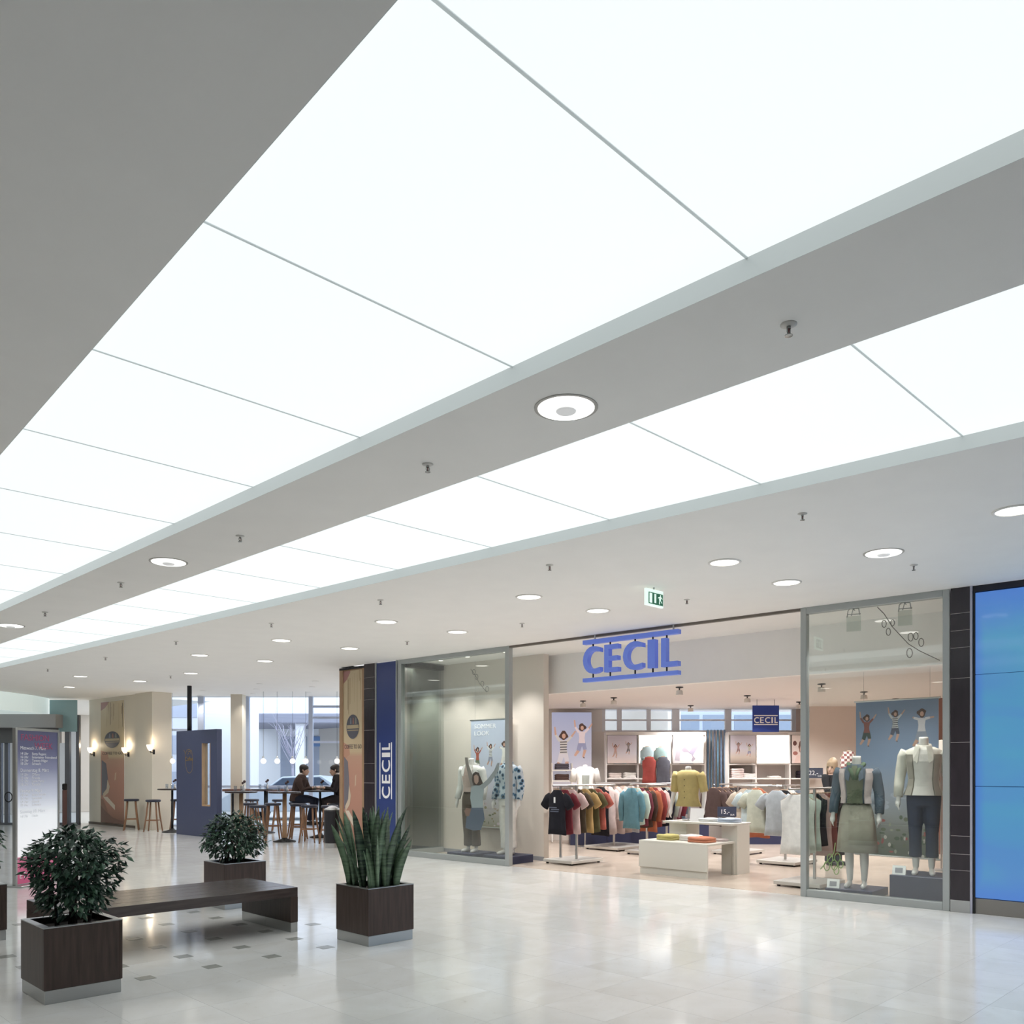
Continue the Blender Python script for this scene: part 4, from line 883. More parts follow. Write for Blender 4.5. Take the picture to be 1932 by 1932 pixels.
for s in (-1, 1): p.tube([(s*a, b, c+OFF) for a, b, c in ARML[:3]], (.075, .068, .06), 12)
o = p.build('yellow_cardigan', fabric((192, 174, 112)), t, smooth=True); m_ = o.modifiers.new('thick', 'SOLIDIFY'); m_.thickness = .006
for k in range(4):
    p = MB(); p.ball((0, -.142, 1.3+OFF-.09*k), .009, 6); p.build('button', mat('button_brown', (110, 92, 60), .4), o)
# ------------------------------------------------------------------ printed banners, posters and the cut-out figure
def sheet(rows, x0, x1, y=0):
    m = MB()
    for (z0, c0), (z1, c1) in zip(rows, rows[1:]):
        o_ = len(m.v); m.v += [(x0, y, z0), (x1, y, z0), (x1, y, z1), (x0, y, z1)]; m.f.append((o_, o_+1, o_+2, o_+3)); m.mi.append(0); m.vc += [lin(c0), lin(c0), lin(c1), lin(c1)]
    return m
def blob(m, c, rx, rz_, col, y, n=10, ang=0):
    m.poly([(c[0]+rx*math.cos(q)*math.cos(ang)-rz_*math.sin(q)*math.sin(ang), y, c[1]+rx*math.cos(q)*math.sin(ang)+rz_*math.sin(q)*math.cos(ang)) for q in (2*math.pi*j/n for j in range(n))], 0, lin(col))
def bar2(m, a, b, wa, wb, col, y):
    dx, dz = b[0]-a[0], b[1]-a[1]; L = math.hypot(dx, dz); nx, nz = -dz/L, dx/L
    m.poly([(a[0]+nx*wa, y, a[1]+nz*wa), (a[0]-nx*wa, y, a[1]-nz*wa), (b[0]-nx*wb, y, b[1]-nz*wb), (b[0]+nx*wb, y, b[1]+nz*wb)], 0, lin(col))
SKN = (206, 160, 138); HAIR = (84, 58, 50)
def jumper(m, x, z, s, top, low, y, stripes=None, armup=1):
    # small printed jumping girl, s = overall height
    k = .8; sk = SKN
    bar2(m, (x-.02*s, z+.1*s), (x-.08*s, z-.1*s), .055*s, .045*s, low, y); bar2(m, (x-.08*s, z-.1*s), (x-.16*s, z-.22*s), .036*s, .024*s, sk, y)
    bar2(m, (x+.03*s, z+.1*s), (x+.075*s, z-.08*s), .05*s, .042*s, low, y); bar2(m, (x+.075*s, z-.08*s), (x+.03*s, z-.25*s), .034*s, .022*s, sk, y); bar2(m, (x+.03*s, z-.25*s), (x+.065*s, z-.27*s), .016*s, .012*s, (120, 96, 88), y)
    m.poly([(x-.075*s, y-.0004, z+.07*s), (x+.08*s, y-.0004, z+.07*s), (x+.062*s, y-.0004, z+.19*s), (x+.085*s, y-.0004, z+.33*s), (x-.08*s, y-.0004, z+.34*s), (x-.058*s, y-.0004, z+.19*s)], 0, lin(top))
    if stripes:
        for q in range(5): bar2(m, (x-.066*s, z+.1*s+.05*s*q), (x+.07*s, z+.105*s+.05*s*q), .009*s, .009*s, stripes, y-.0008)
    for e, (ex1, ez1), (ex2, ez2) in ((-1, (-.15, .36+.08*armup), (-.17, .40+.2*armup)), (1, (.16, .35+.06*armup), (.24, .38+.14*armup))):
        bar2(m, (x+e*.07*s, z+.32*s), (x+ex1*s, z+ez1*s), .028*s, .022*s, top, y-.0002); bar2(m, (x+ex1*s, z+ez1*s), (x+ex2*s, z+ez2*s), .019*s, .014*s, sk, y)
    bar2(m, (x, z+.34*s), (x+.005*s, z+.39*s), .022*s, .02*s, sk, y-.0004)
    m.poly([(x+.085*s*math.cos(q)*(1+.25*math.sin(3*q+s*9))+.005*s, y-.0005, z+.435*s+.085*s*math.sin(q)*(1+.15*math.cos(4*q))) for q in (2*math.pi*j/14 for j in range(14))], 0, lin(HAIR)); blob(m, (x+.008*s, z+.42*s), .038*s, .05*s, sk, y-.001)
def banner(name, lab, loc, rz, w, z0, z1, m, cat='poster', poles=True, pm=None):
    t = thing(name, lab, cat, loc, rz); m.build('print', pm or PRINT, t, col=True)
    p = MB(); p.bb((0, .001, z0), (w, .006, z1)); p.build('backing', WHITE, t)
    if poles:
        for z in (z0, z1): p = MB(); p.tube([(-.02, .003, z), (w+.02, .003, z)], .012, 8); p.build('pole', STEEL, t)
    return t
# right window banner
w_ = 1.02; m = sheet([(.40, (96, 108, 96)), (.62, (120, 128, 118)), (.85, (150, 158, 158)), (1.15, (158, 170, 186)), (1.6, (132, 156, 188)), (2.37, (124, 146, 178))], 0, w_)
rr = random.Random(4)
for k in range(60):
    blob(m, (rr.uniform(.03, w_-.03), rr.uniform(.42, .9)), rr.uniform(.01, .04), rr.uniform(.01, .03), rr.choice([(90, 110, 90), (160, 168, 150), (196, 196, 188), (110, 122, 100), (170, 92, 90)]), -.0006, 7)
for k in range(14): blob(m, (rr.uniform(.1, w_-.1), rr.uniform(1.0, 1.25)), rr.uniform(.05, .14), rr.uniform(.03, .06), (176, 188, 202), -.0005, 9)
jumper(m, .14, 1.93, .52, (146, 84, 76), (66, 84, 78), -.001); jumper(m, .50, 1.98, .5, (206, 208, 208), (90, 96, 116), -.001, (52, 52, 62)); jumper(m, .82, 1.92, .62, (214, 214, 220), (150, 160, 178), -.001, None, -.2)
a = Vector((11.0, 4.68, 0)); b = Vector((10.98, 3.66, 0))
t = banner('window_banner', 'large sky-blue banner of three jumping girls hanging behind the right window mannequins', a, math.atan2(b.y-a.y, b.x-a.x), w_, .40, 2.37, m)
for x in (.1, w_-.1):
    p = MB(); p.tube([(x, .003, 2.37), (x, .003, 3.38)], .002, 4); p.build('wire', STEEL, t)
# left window banner
w_ = .95; m = sheet([(.5, (170, 166, 140)), (.75, (206, 200, 196)), (1.1, (206, 206, 218)), (1.7, (196, 206, 226)), (2.35, (186, 198, 220))], 0, w_)
for k in range(50): blob(m, (rr.uniform(.03, w_-.03), rr.uniform(.52, .95)), rr.uniform(.01, .035), rr.uniform(.01, .03), rr.choice([(150, 142, 100), (190, 170, 150), (210, 190, 196), (120, 128, 96), (222, 206, 212)]), -.0006, 7)
jumper(m, .16, 1.62, .5, (186, 92, 74), (118, 132, 108), -.001); jumper(m, .47, 1.68, .48, (224, 224, 220), (150, 156, 176), -.001, (80, 84, 104)); jumper(m, .78, 1.66, .6, (238, 236, 228), (232, 228, 220), -.001, None, -.2)
a = SF(8.02, .86); t = banner('window_banner', 'tall pale banner of jumping girls hanging behind the left window mannequins', a, SA-math.pi/2, w_, .5, 2.35, m)
text('SOMMER', .11, TXW, t, (.08, -.003, 2.2), rx90, name='lettering', sx=1.2); text('LOOK', .11, TXW, t, (.08, -.003, 2.08), rx90, sx=1.2)
for x in (.1, w_-.1):
    p = MB(); p.tube([(x, .003, 2.35), (x, .003, 3.38)], .002, 4); p.build('wire', STEEL, t)
# cut-out of a girl with raised arms, standing close to the glass
def trace(pts, n, y): return [SFpx(px, py, n) for px, py in pts]
t = thing('cutout_figure', 'die-cut printed figure of a girl with raised arms in denim skirt inside the left window', 'cutout', SF(0, .1), SA)
def cut(pts, col, dn, name):
    q = trace(pts, .1, 0); m = MB(); n = len(q)
    V = [(-dn, a, z) for a, z in q]+[(.004-dn, a, z) for a, z in q]; m._add(V, [tuple(range(n)), tuple(range(2*n-1, n-1, -1))]+[(i, n+i, n+(i+1) % n, (i+1) % n) for i in range(n)])
    m.build(name, mat('cut_'+name, col, .5), t)
cut([(889, 1484), (896, 1481), (906, 1481), (913, 1490), (911, 1505), (911, 1524), (890, 1524), (887, 1505)], (168, 178, 186), .0, 'sweater')
cut([(889, 1487), (884, 1466), (878, 1440), (877, 1429), (882, 1429), (884, 1442), (892, 1464), (895, 1482)], (150, 140, 136), .0, 'left_arm')
cut([(905, 1483), (920, 1470), (932, 1454), (938, 1440), (942, 1439), (941, 1452), (926, 1476), (911, 1490)], (164, 168, 174), .0, 'right_arm')
cut([(889, 1524), (911, 1524), (914, 1545), (907, 1566), (893, 1567), (878, 1562), (880, 1542)], (96, 108, 132), .0, 'denim_skirt')
cut([(879, 1540), (876, 1530), (880, 1524), (889, 1526), (885, 1540)], (150, 112, 98), .001, 'handbag')
cut([(892, 1460), (897, 1456), (903, 1458), (907, 1468), (911, 1478), (905, 1482), (893, 1482), (890, 1470)], (74, 58, 54), .0, 'hair')
cut([(894, 1464), (899, 1461), (903, 1465), (903, 1475), (899, 1480), (895, 1476)], (190, 152, 138), .002, 'face')
# ------------------------------------------------------------------ back wall posters, shelf units
def diag_thing(name, lab, cat, x, d, z=0, grp=None): q = D(x, d, z); return thing(name, lab, cat, q, fr_rot, grp)
m = sheet([(0, (206, 200, 206)), (.8, (186, 188, 212)), (1.55, (166, 176, 212))], 0, .82)
jumper(m, .24, .62, 1.05, (206, 200, 196), (214, 206, 210), -.001, (70, 62, 66)); jumper(m, .62, .85, .9, (222, 204, 208), (150, 152, 186), -.001)
q = D(1041, 17.6); t = banner('wall_poster', 'large lilac poster of two jumping girls on the left rear wall of the shop', (q.x, q.y, 1.12), fr_rot, .82, 0, 1.55, m, 'poster', False, print_mat('brightened_print', .4, .4))  # emission put into the print to brighten the poster
UW = mat('shelf_white', (242, 238, 234), .45); UB = mat('shelf_back', (196, 186, 180), .6)
ud = 17.2; us = ud/FPX
def unit(lab, px0, px1, bays, seed):
    t = diag_thing('shelf_unit', lab, 'shelf unit', px0, ud); W = (px1-px0)*us
    zt = ZD(1384, ud); z2 = ZD(1441, ud); z3 = ZD(1468, ud)
    p = MB(); p.bb((0, .3, .5), (W, .34, zt)); p.build('back_panel', UB, t)
    p = MB(); p.bb((0, 0, zt-.03), (W, .34, zt+.03)); p.build('top_board', UW, t, bevel=.003)
    for x in bays: p = MB(); p.bb(((x-px0)*us-.015, .02, 0), ((x-px0)*us+.015, .3, zt-.03)); p.build('upright', UW, t)
    for z in (z2, z3, ):
        for a, b in zip(bays, bays[1:]):
            p = MB(); p.bb(((a-px0)*us+.016, .0, z-.025), ((b-px0)*us-.016, .29, z)); p.build('shelf', UW, t)
    p = MB(); p.bb((0, -.25, 0), (W, .3, .5)); p.build('navy_base', NAVY, t)
    return t, W, z2, z3, zt
def shelf_pic(lab, px0, px1, m): 
    q = D(px0, 17.12); z = ZD(1440, 17.2); m_w = (px1-px0)*us
    return banner('shelf_poster', lab, (q.x, q.y, z), fr_rot, m_w, 0, .56, m, 'poster', False)
tu, W1, z2, z3, zt = unit('white shelf unit with three poster bays on the left of the rear wall', 1143, 1332, (1144, 1204, 1267, 1331), 1)
tu2, W2, *_ = unit('white shelf unit with a lit blank bay on the right of the rear wall', 1374, 1545, (1375, 1427, 1491, 1544), 2)
m = sheet([(0, (226, 206, 198)), (.2, (214, 208, 216)), (.56, (206, 200, 216))], 0, 55*us); jumper(m, .16, .2, .34, (206, 160, 150), (200, 170, 160), -.001); jumper(m, .42, .26, .3, (150, 140, 140), (120, 116, 120), -.001); shelf_pic('pale lilac poster with two small figures on the left shelf unit', 1146, 1201, m)
m = sheet([(0, (216, 206, 206)), (.56, (196, 190, 212))], 0, 55*us)
for a_, b_, c_ in (((.08, .05), (.12, .4), (176, 166, 176)), ((.2, .3), (.42, .06), (156, 146, 160)), ((.12, .4), (.3, .42), (206, 190, 190)), ((.34, .16), (.5, .4), (160, 152, 176))): bar2(m, a_, b_, .05, .04, c_, -.001)
blob(m, (.22, .42), .09, .1, (196, 172, 160), -.0012); blob(m, (.26, .12), .13, .1, (232, 216, 214), -.0012); shelf_pic('close-up poster of a reclining figure on the left shelf unit', 1270, 1327, m)
m = sheet([(0, (150, 132, 120)), (.12, (200, 186, 172)), (.3, (206, 204, 216)), (.56, (200, 196, 210))], 0, 48*us); jumper(m, .16, .26, .3, (176, 140, 140), (150, 120, 120), -.001); jumper(m, .38, .22, .32, (190, 190, 176), (150, 150, 180), -.001); shelf_pic('beach poster with two jumping figures on the right shelf unit', 1378, 1426, m)
m = sheet([(0, (226, 206, 198)), (.56, (232, 222, 218))], 0, 48*us); blob(m, (.25, .33), .12, .17, (120, 84, 70), -.001); blob(m, (.24, .28), .085, .12, (222, 180, 160), -.0014); bar2(m, (.24, .16), (.24, 0), .14, .2, (226, 196, 186), -.001); blob(m, (.06, .4), .04, .05, (110, 70, 66), -.001); blob(m, (.07, .2), .05, .04, (176, 110, 100), -.001); shelf_pic('portrait poster of a dark-haired model on the right shelf unit', 1494, 1543, m)
q = D(1429, 17.12); t = thing('lit_panel', 'blank backlit white panel in the right shelf unit', 'light panel', (q.x, q.y, ZD(1440, 17.2)), fr_rot)
p = MB(); p.bb((0, 0, 0), (60*us, .03, .56)); p.build('diffuser', mat('lit_panel', (255, 250, 240), .5, emit=1.1, ecol=(255, 250, 242)), t)
p = MB(); p.bb((-.01, .03, -.01), (60*us+.01, .05, .57)); p.build('backing', UW, t)
q = D(1206, 17.12); t = thing('lit_panel', 'pale lit panel behind hanging tops in the left shelf unit', 'light panel', (q.x, q.y, ZD(1440, 17.2)), fr_rot)
p = MB(); p.bb((0, 0, 0), (59*us, .03, .56)); p.build('diffuser', mat('lit_panel2', (250, 242, 232), .5, emit=.75, ecol=(255, 246, 236)), t)
p = MB(); p.bb((-.01, .03, -.01), (59*us+.01, .05, .57)); p.build('backing', UW, t)
for px, cn, col, L, y in ((1221, 'pale aqua camisole', (170, 196, 202), .3, 1412), (1246, 'sea green camisole', (156, 188, 186), .3, 1413), (1225, 'red printed top', (166, 72, 66), .48, 1431), (1251, 'black and white patterned top', (98, 100, 112), .5, 1431)):
    q = D(px, 16.95-(.08 if y > 1420 else 0)); garment('camisole' if 'cami' in cn else 'vest', '%s hanging in the left shelf unit' % cn, 'tops in the left shelf unit', col, (q.x, q.y, ZD(y, 16.9)), fr_rot, .15, L, None, 1.0, px)
for px, col, lab, lay, zz, hgt in ((1160, (228, 214, 208), 'stack of rosy white folded shirts on the left shelf unit', 3, z3, .1), (1188, (238, 234, 230), 'stack of white folded shirts on the left shelf unit', 3, z3, .11), (1390, (232, 214, 212), 'tall stack of pale pink folded shirts on the right shelf unit', 5, z3, .19), (1412, (242, 240, 238), 'low stack of white folded shirts on the right shelf unit', 3, z3, .09),
                            (1170, (150, 178, 200), 'pale blue folded knit on the upper left shelf', 1, z2, .04), (1295, (92, 130, 166), 'blue folded knit on the upper shelf of the left unit', 1, z2, .05), (1515, (52, 42, 50), 'dark folded knit on the right shelf unit', 2, z3, .14), (1460, (238, 234, 230), 'white folded shirt under the blank lit panel', 1, z3, .04)):
    q = D(px, 17.32); folded(lab, col, q.x, q.y, zz+.001, .26, .24, hgt, lay, fr_rot, 'folded stacks on the shelf units')
q = D(1537, 16.8); price_card('navy price card with white numerals on the right shelf unit', '22,-', (q.x, q.y, z3+.005), fr_rot, .33, .2)
# blue glimpse between the units
q = D(1333, 17.5); t = thing('blue_hanging', 'deep blue curtain of denim hung between the two shelf units', 'display', (q.x, q.y, 0), fr_rot)
for k in range(6):
    p = MB(); p.tube([(.03+k*.068, .02*math.sin(k), .8), (.03+k*.068, 0, WB+.02)], .036, 8, 0, .5); p.build('fold', fabric((104+8*(k % 3), 138+6*(k % 2), 170)), t, smooth=True)
# hanging square sign
q = D(1420, 15.3); t = thing('hanging_square_sign', 'square blue CECIL sign hanging from the shop ceiling', 'sign', (q.x, q.y, 2.165), fr_rot)
HW = 50*15.3/FPX; p = MB(); p.bb((0, 0, 0), (HW, .02, HW)); p.build('panel', BLUE, t, bevel=.002)
cecil(lambda u, v, w_: (.025+u, -.001-w_, .16+v), HW-.05, .105, t, WL, .003, 'letter', ((0, .21), (.25, .41), (.46, .68), (.73, .80), (.86, 1.0)), .38)
for z0 in (.125, .285): p = MB(); p.bb((.025, -.004, z0), (HW-.025, -.001, z0+.018)); p.build('stripe', WL, t)
for x in (.08, HW-.08): p = MB(); p.tube([(x, .01, HW), (x, .01, 2.75-2.165)], .004, 5); p.build('wire', DARKMETAL, t)
# shop spotlights
def shop_spot(x, y, lab, watts=SHOPW):
    t = thing('ceiling_spotlight', lab, 'spotlight', (x, y, 2.75), R.uniform(0, 6), 'shop ceiling spotlights')
    p = MB(); p.lathe([(.055, 0), (.06, -.012), (.02, -.02)], 14); p.build('mount', DARKMETAL, t)
    p = MB(); p.tube([(0, 0, -.015), (0, 0, -.05)], .01, 6); p.build('stem', DARKMETAL, t)
    p = MB(); p.lathe([(.03, -.05), (.05, -.06), (.055, -.12), (.05, -.122)], 14); p.build('lamp_head', mat('spot_white', (216, 212, 206), .4), t)
    p = MB(); p.lathe([(.049, -.12), (.001, -.1205)], 14); p.build('lens', LENS, t)
    lamp('spot_lamp', 'SPOT', watts, (0, 0, -.14), t, (1, .97, .945), .08, math.radians(150), .7)
for px, py, l in ((1282, 1296, 'behind the hanging CECIL letters'), (1410, 1312, 'in front of the square CECIL sign'), (1158, 1316, 'before the clerestory window'), (1303, 1331, 'before the shelf unit gap'), (1508, 1324, 'beside the window mullion'), (1550, 1290, 'over the rack of mint tops'), (1630, 1305, 'over the sky-blue banner'), (1100, 1322, 'before the lilac poster'), (1690, 1318, 'behind the sky-blue banner')):
    g = G(px, py, 2.75); shop_spot(g.x, g.y, 'small dark-mounted spotlight on the shop ceiling '+l)
for t_, n_, wt, l in ((.62, .3, 90, 'small downlight over the mannequin in jeans'), (1.3, .3, 90, 'small downlight over the mannequin in a skirt'), (6.75, .35, 80, 'small downlight over the mannequin in a patterned blouse'), (7.6, .35, 80, 'small downlight over the mannequin in brown trousers'), (8.3, .4, 90, 'small downlight beside the parked glass door leaves'), (9.15, .5, 60, 'added small downlight behind the parked glass door leaves')):  # last one is added to lighten the dark corner behind the leaves
    c = SF(t_, n_, CE-.02); downlight(c.x, c.y, l, CE-.02, .05, wt, 'display downlights', 95)

# frosted line decals on the shop glass: paper bags, a leafy twig, a green flower
def decal(name, lab, lines, col, n=.017, w=.010, fills=()):
    t = thing(name, lab, 'window decal', SF(0, 0), SA); m_l = mat('decal_'+name+str(col[0]), col, .6)
    for pts in lines:
        q = [SFpx(a, b, n) for a, b in pts]; p = MB()
        for (a0, z0), (a1, z1) in zip(q, q[1:]):
            dx, dz = a1-a0, z1-z0; L = math.hypot(dx, dz) or 1; nx, nz = -dz/L*w/2, dx/L*w/2
            p._add([(n, a0+nx, z0+nz), (n, a1+nx, z1+nz), (n, a1-nx, z1-nz), (n, a0-nx, z0-nz)], [(0, 1, 2, 3)])
        p.build('line', m_l, t)
    for pts in fills:
        q = [SFpx(a, b, n) for a, b in pts]; p = MB(); p.poly([(n+.0005, a, z) for a, z in q]); p.build('frosted_field', glass('frosted_film', (226, 233, 229), .02), t)
    return t
for dx, dy, l in ((0, 0, 'beside the mullion'), (97, -11, 'beside the twig')):
    decal('bag_decal', 'frosted paper bag drawing on the right shop window %s' % l, [[(1598+dx, 1165+dy), (1600+dx, 1152+dy), (1607+dx, 1146+dy), (1613+dx, 1152+dy)], [(1598+dx, 1160+dy), (1624+dx, 1158+dy)], [(1606+dx, 1162+dy), (1610+dx, 1148+dy), (1620+dx, 1148+dy), (1622+dx, 1160+dy)]], (150, 156, 150), fills=[[(1597+dx, 1163+dy), (1624+dx, 1161+dy), (1624+dx, 1190+dy), (1597+dx, 1192+dy)]])
def twig(name, lab, pts, col, leafs, w=.008):
    ls = [pts]
    for cx, cy, r_ in leafs:
        ls.append([(cx+r_*math.cos(q)*.6, cy+r_*math.sin(q)) for q in (2*math.pi*j/9 for j in range(10))])
    decal(name, lab, ls, col, w=w)
twig('twig_decal', 'thin dark twig with leaf outlines drawn on the right shop window', [(1655, 1145), (1668, 1158), (1683, 1182), (1714, 1215), (1735, 1228), (1773, 1246)], (112, 112, 106), [(1668, 1177, 7), (1676, 1192, 7), (1684, 1175, 6), (1718, 1202, 8), (1728, 1200, 7), (1738, 1212, 8), (1716, 1232, 9)])
twig('flower_decal', 'green flower drawing low on the right shop window', [(1548, 1640), (1560, 1626), (1573, 1610), (1576, 1590)], (128, 158, 96), [(1566, 1620, 9), (1580, 1618, 9), (1574, 1632, 10), (1560, 1634, 9), (1586, 1630, 8), (1578, 1642, 8)], .010)
twig('twig_decal', 'thin dark twig with leaf outlines drawn on the left shop window', [(888, 1262), (897, 1275), (905, 1290), (918, 1306)], (130, 132, 126), [(894, 1268, 5), (899, 1277, 5), (910, 1290, 5), (919, 1300, 5)])

# left rear corner: white tee on a form, wall shelf; navy plinth with white bags; dome lamp; plaid shirt
q = D(1104, 16.4); t = thing('bust_form', 'half-figure bust in white printed tee in front of the lilac poster', 'mannequin', (q.x, q.y, .004), fr_rot)
p = MB(); p.lathe([(.14, 0), (.14, .015), (.014, .03), (.014, 1.0)], 16); p.build('stand', STEEL, t)
p = MB(); p.rings([[(x, y, z+.1) for x, y, z in r_] for r_ in torso_rings(0, .9)]); p.tube([(0, 0, 1.5), (0, 0, 1.58)], [.055, .045], 10); figure_mesh(p, 'body', SKINW, t)
p = MB(); p.rings([[(x, y, z+.1) for x, y, z in r_] for r_ in torso_rings(.025, .9, 1.445, .1)], False)
for s in (-1, 1): p.tube([(s*.175, 0, 1.48), (s*.205, .01, 1.43), (s*.24, .03, 1.25)], (.075, .07, .068), 12)
o = p.build('white_tee', fabric((238, 236, 232)), t, smooth=True); m_ = o.modifiers.new('thick', 'SOLIDIFY'); m_.thickness = .006
arc_panel(o, 'chest_print', (150, 156, 150), -22, 22, 1.0, 1.28, .026, .1).location.z = .1
q = D(1041, 17.3); t = thing('wall_shelf', 'short wall shelf with folded clothes at the left end of the rear wall', 'shelf', (q.x, q.y, 0), fr_rot)
for z in (ZD(1452, 17.3), ZD(1472, 17.3)): p = MB(); p.bb((0, 0, z-.03), (.42, .3, z)); p.build('shelf_board', UW, t)
for x in (0, .4): p = MB(); p.bb((x, .02, .02), (x+.025, .28, ZD(1440, 17.3))); p.build('upright', UW, t)
for k, (c_, y_, l) in enumerate((((96, 92, 104), 1452, 'upper'), ((92, 70, 66), 1472, 'lower'))): q2 = D(1060, 17.45); folded('dark folded jeans on the %s board of the short wall shelf' % l, c_, q2.x, q2.y, ZD(y_, 17.3)+.001, .3, .24, .12, 3, fr_rot, 'folded jeans on the wall shelf')
q = D(1076, 16.75); m_ = MB(); m_.bb((0, 0, 0), (.72, .5, .28)); tag(m_.build('display_plinth', NAVY, None, (q.x, q.y, .004), fr_rot, bevel=.004), 'navy plinth carrying white paper bags at the left of the shop', 'plinth')
for k in range(2):
    q2 = D(1120+k*14, 16.95); t = thing('paper_bag', 'small white paper bag on the navy plinth at the left of the shop', 'bag', (q2.x, q2.y, .285), fr_rot, 'white paper bags')
    p = MB(); p.box((0, 0, .09), (.12, .07, .18)); p.build('bag_body', TAGW, t); p = MB(); p.tube([(-.03, 0, .18), (-.025, 0, .23), (.025, 0, .23), (.03, 0, .18)], .004, 5); p.build('handle', TAGW, t)
q = D(1776, 12.6); t = thing('dome_lamp', 'floor lamp with white dome shade beside the sky-blue banner', 'lamp', (q.x, q.y, .004))
p = MB(); p.lathe([(.16, 0), (.16, .015), (.015, .03)], 18); p.build('base', STEEL, t); p = MB(); p.tube([(0, 0, .02), (0, 0, 1.75)], .012, 8); p.build('pole', STEEL, t)
p = MB(); p.lathe([(.12, 1.72), (.125, 1.76), (.1, 1.86), (.05, 1.92), (.005, 1.93)], 18); p.build('shade', mat('dome_shade', (250, 244, 236), .4, emit=.7, ecol=(255, 240, 225)), t, smooth=True)
q = D(1601, 12.9); garment('plaid_shirt', 'red and white plaid blouse hanging between the shopper and the sky-blue banner', 'wall display garments', (214, 182, 172), (q.x, q.y, ZD(1422, 12.9)), fr_rot, .13, .5, None, 1.0, 3)

def plaid():
    m = bpy.data.materials.new('plaid_fabric'); m.use_nodes = True; nt = m.node_tree; b = nt.nodes['Principled BSDF']; c = nt.nodes.new('ShaderNodeTexChecker'); c.inputs['Scale'].default_value = 26
    c.inputs[1].default_value = (*lin((150, 84, 84)), 1); c.inputs[2].default_value = (*lin((236, 226, 220)), 1); tc = nt.nodes.new('ShaderNodeTexCoord'); mp = nt.nodes.new('ShaderNodeMapping'); mp.inputs['Scale'].default_value = (1, 0, 1)
    nt.links.new(tc.outputs['Object'], mp.inputs[0]); nt.links.new(mp.outputs[0], c.inputs[0]); nt.links.new(c.outputs[0], b.inputs['Base Color']); b.inputs['Roughness'].default_value = .9
    return m
for o in bpy.data.objects:
    if o.name.startswith('plaid_shirt') and o.type == 'EMPTY':
        for ch in o.children:
            if ch.name.startswith('cloth'): ch.data.materials.clear(); ch.data.materials.append(plaid())
# ================================================================== CAFE
# blue partition panel with a slot window, standing between floor and a ceiling post
PN = -.24; tA = SFpx(409, 1500, PN)[0]; tB = SFpx(333, 1500, PN)[0]; PWD = tB-tA
t = thing('cafe_partition', 'dark blue cafe partition panel with gold mug emblem and a narrow wood-lined slot', 'partition', SF(tA, PN), SA)
PB = mat('partition_blue', (70, 78, 112), .4)
s0 = SFpx(397, 1500, PN)[0]-tA; s1 = SFpx(381, 1500, PN)[0]-tA; sz0, sz1 = .68, 2.07; PHH = 2.37; PT = .12
p = MB(); p.bb((0, 0, 0), (PT, s0, PHH)); p.bb((0, s1, 0), (PT, PWD, PHH)); p.bb((0, s0, 0), (PT, s1, sz0)); p.bb((0, s0, sz1), (PT, s1, PHH)); p.build('panel', PB, t)
WOODL = mat('light_wood', (186, 150, 110), .5, noise=.1, nscale=5, stretch=(6, 6, 1))
p = MB(); p.bb((-.004, s0, sz0), (PT+.004, s0+.025, sz1)); p.bb((-.004, s1-.025, sz0), (PT+.004, s1, sz1)); p.bb((-.004, s0, sz0), (PT+.004, s1, sz0+.03)); p.build('slot_lining', WOODL, t)
p = MB(); p.bb((.05, s0+.025, sz0+.03), (.06, s1-.025, sz1)); p.build('slot_glass', OUTG, t)
p = MB(); p.tube([(.09, PWD*.76, PHH), (.09, PWD*.76, CE)], .05, 12); p.build('ceiling_post', DARKMETAL, t, smooth=True)
GOLD = mat('gold_line', (176, 140, 70), .4, .3)
ec = SFpx(355, 1437, PN); cu_, cz_ = ec[0]-tA, ec[1]
def gline(pts, w=.012):
    p = MB()
    for a, b in zip(pts, pts[1:]):
        dx, dz = b[0]-a[0], b[1]-a[1]; L = math.hypot(dx, dz) or 1; nx, nz = -dz/L*w/2, dx/L*w/2
        p._add([(-.003, cu_-a[0]-nx, cz_+a[1]+nz), (-.003, cu_-b[0]-nx, cz_+b[1]+nz), (-.003, cu_-b[0]+nx, cz_+b[1]-nz), (-.003, cu_-a[0]+nx, cz_+a[1]-nz)], [(0, 1, 2, 3)])
    p.build('emblem_line', GOLD, t)
gline([(-.2, .27), (-.14, .22), (-.1, -.1), (-.06, -.2)]); gline([(-.06+.14*math.sin(q/10*3.14), -.2-.03+.06*abs(q-5)/5) if False else (-.06+.024*q, -.2-.06*math.sin(q/10*3.14)) for q in range(11)])
gline([(.18, -.2), (.2, .12), (.16, .24), (.05, .28), (-.06, .26), (-.12, .18)]); gline([(.0, .22), (.1, .24), (.14, .16)]); gline([(-.02, .16), (.04, .2)])
text('Coffee', .13, GOLD, t, (-.004, cu_+.13, cz_+.02), (math.pi/2, 0, -math.pi/2))
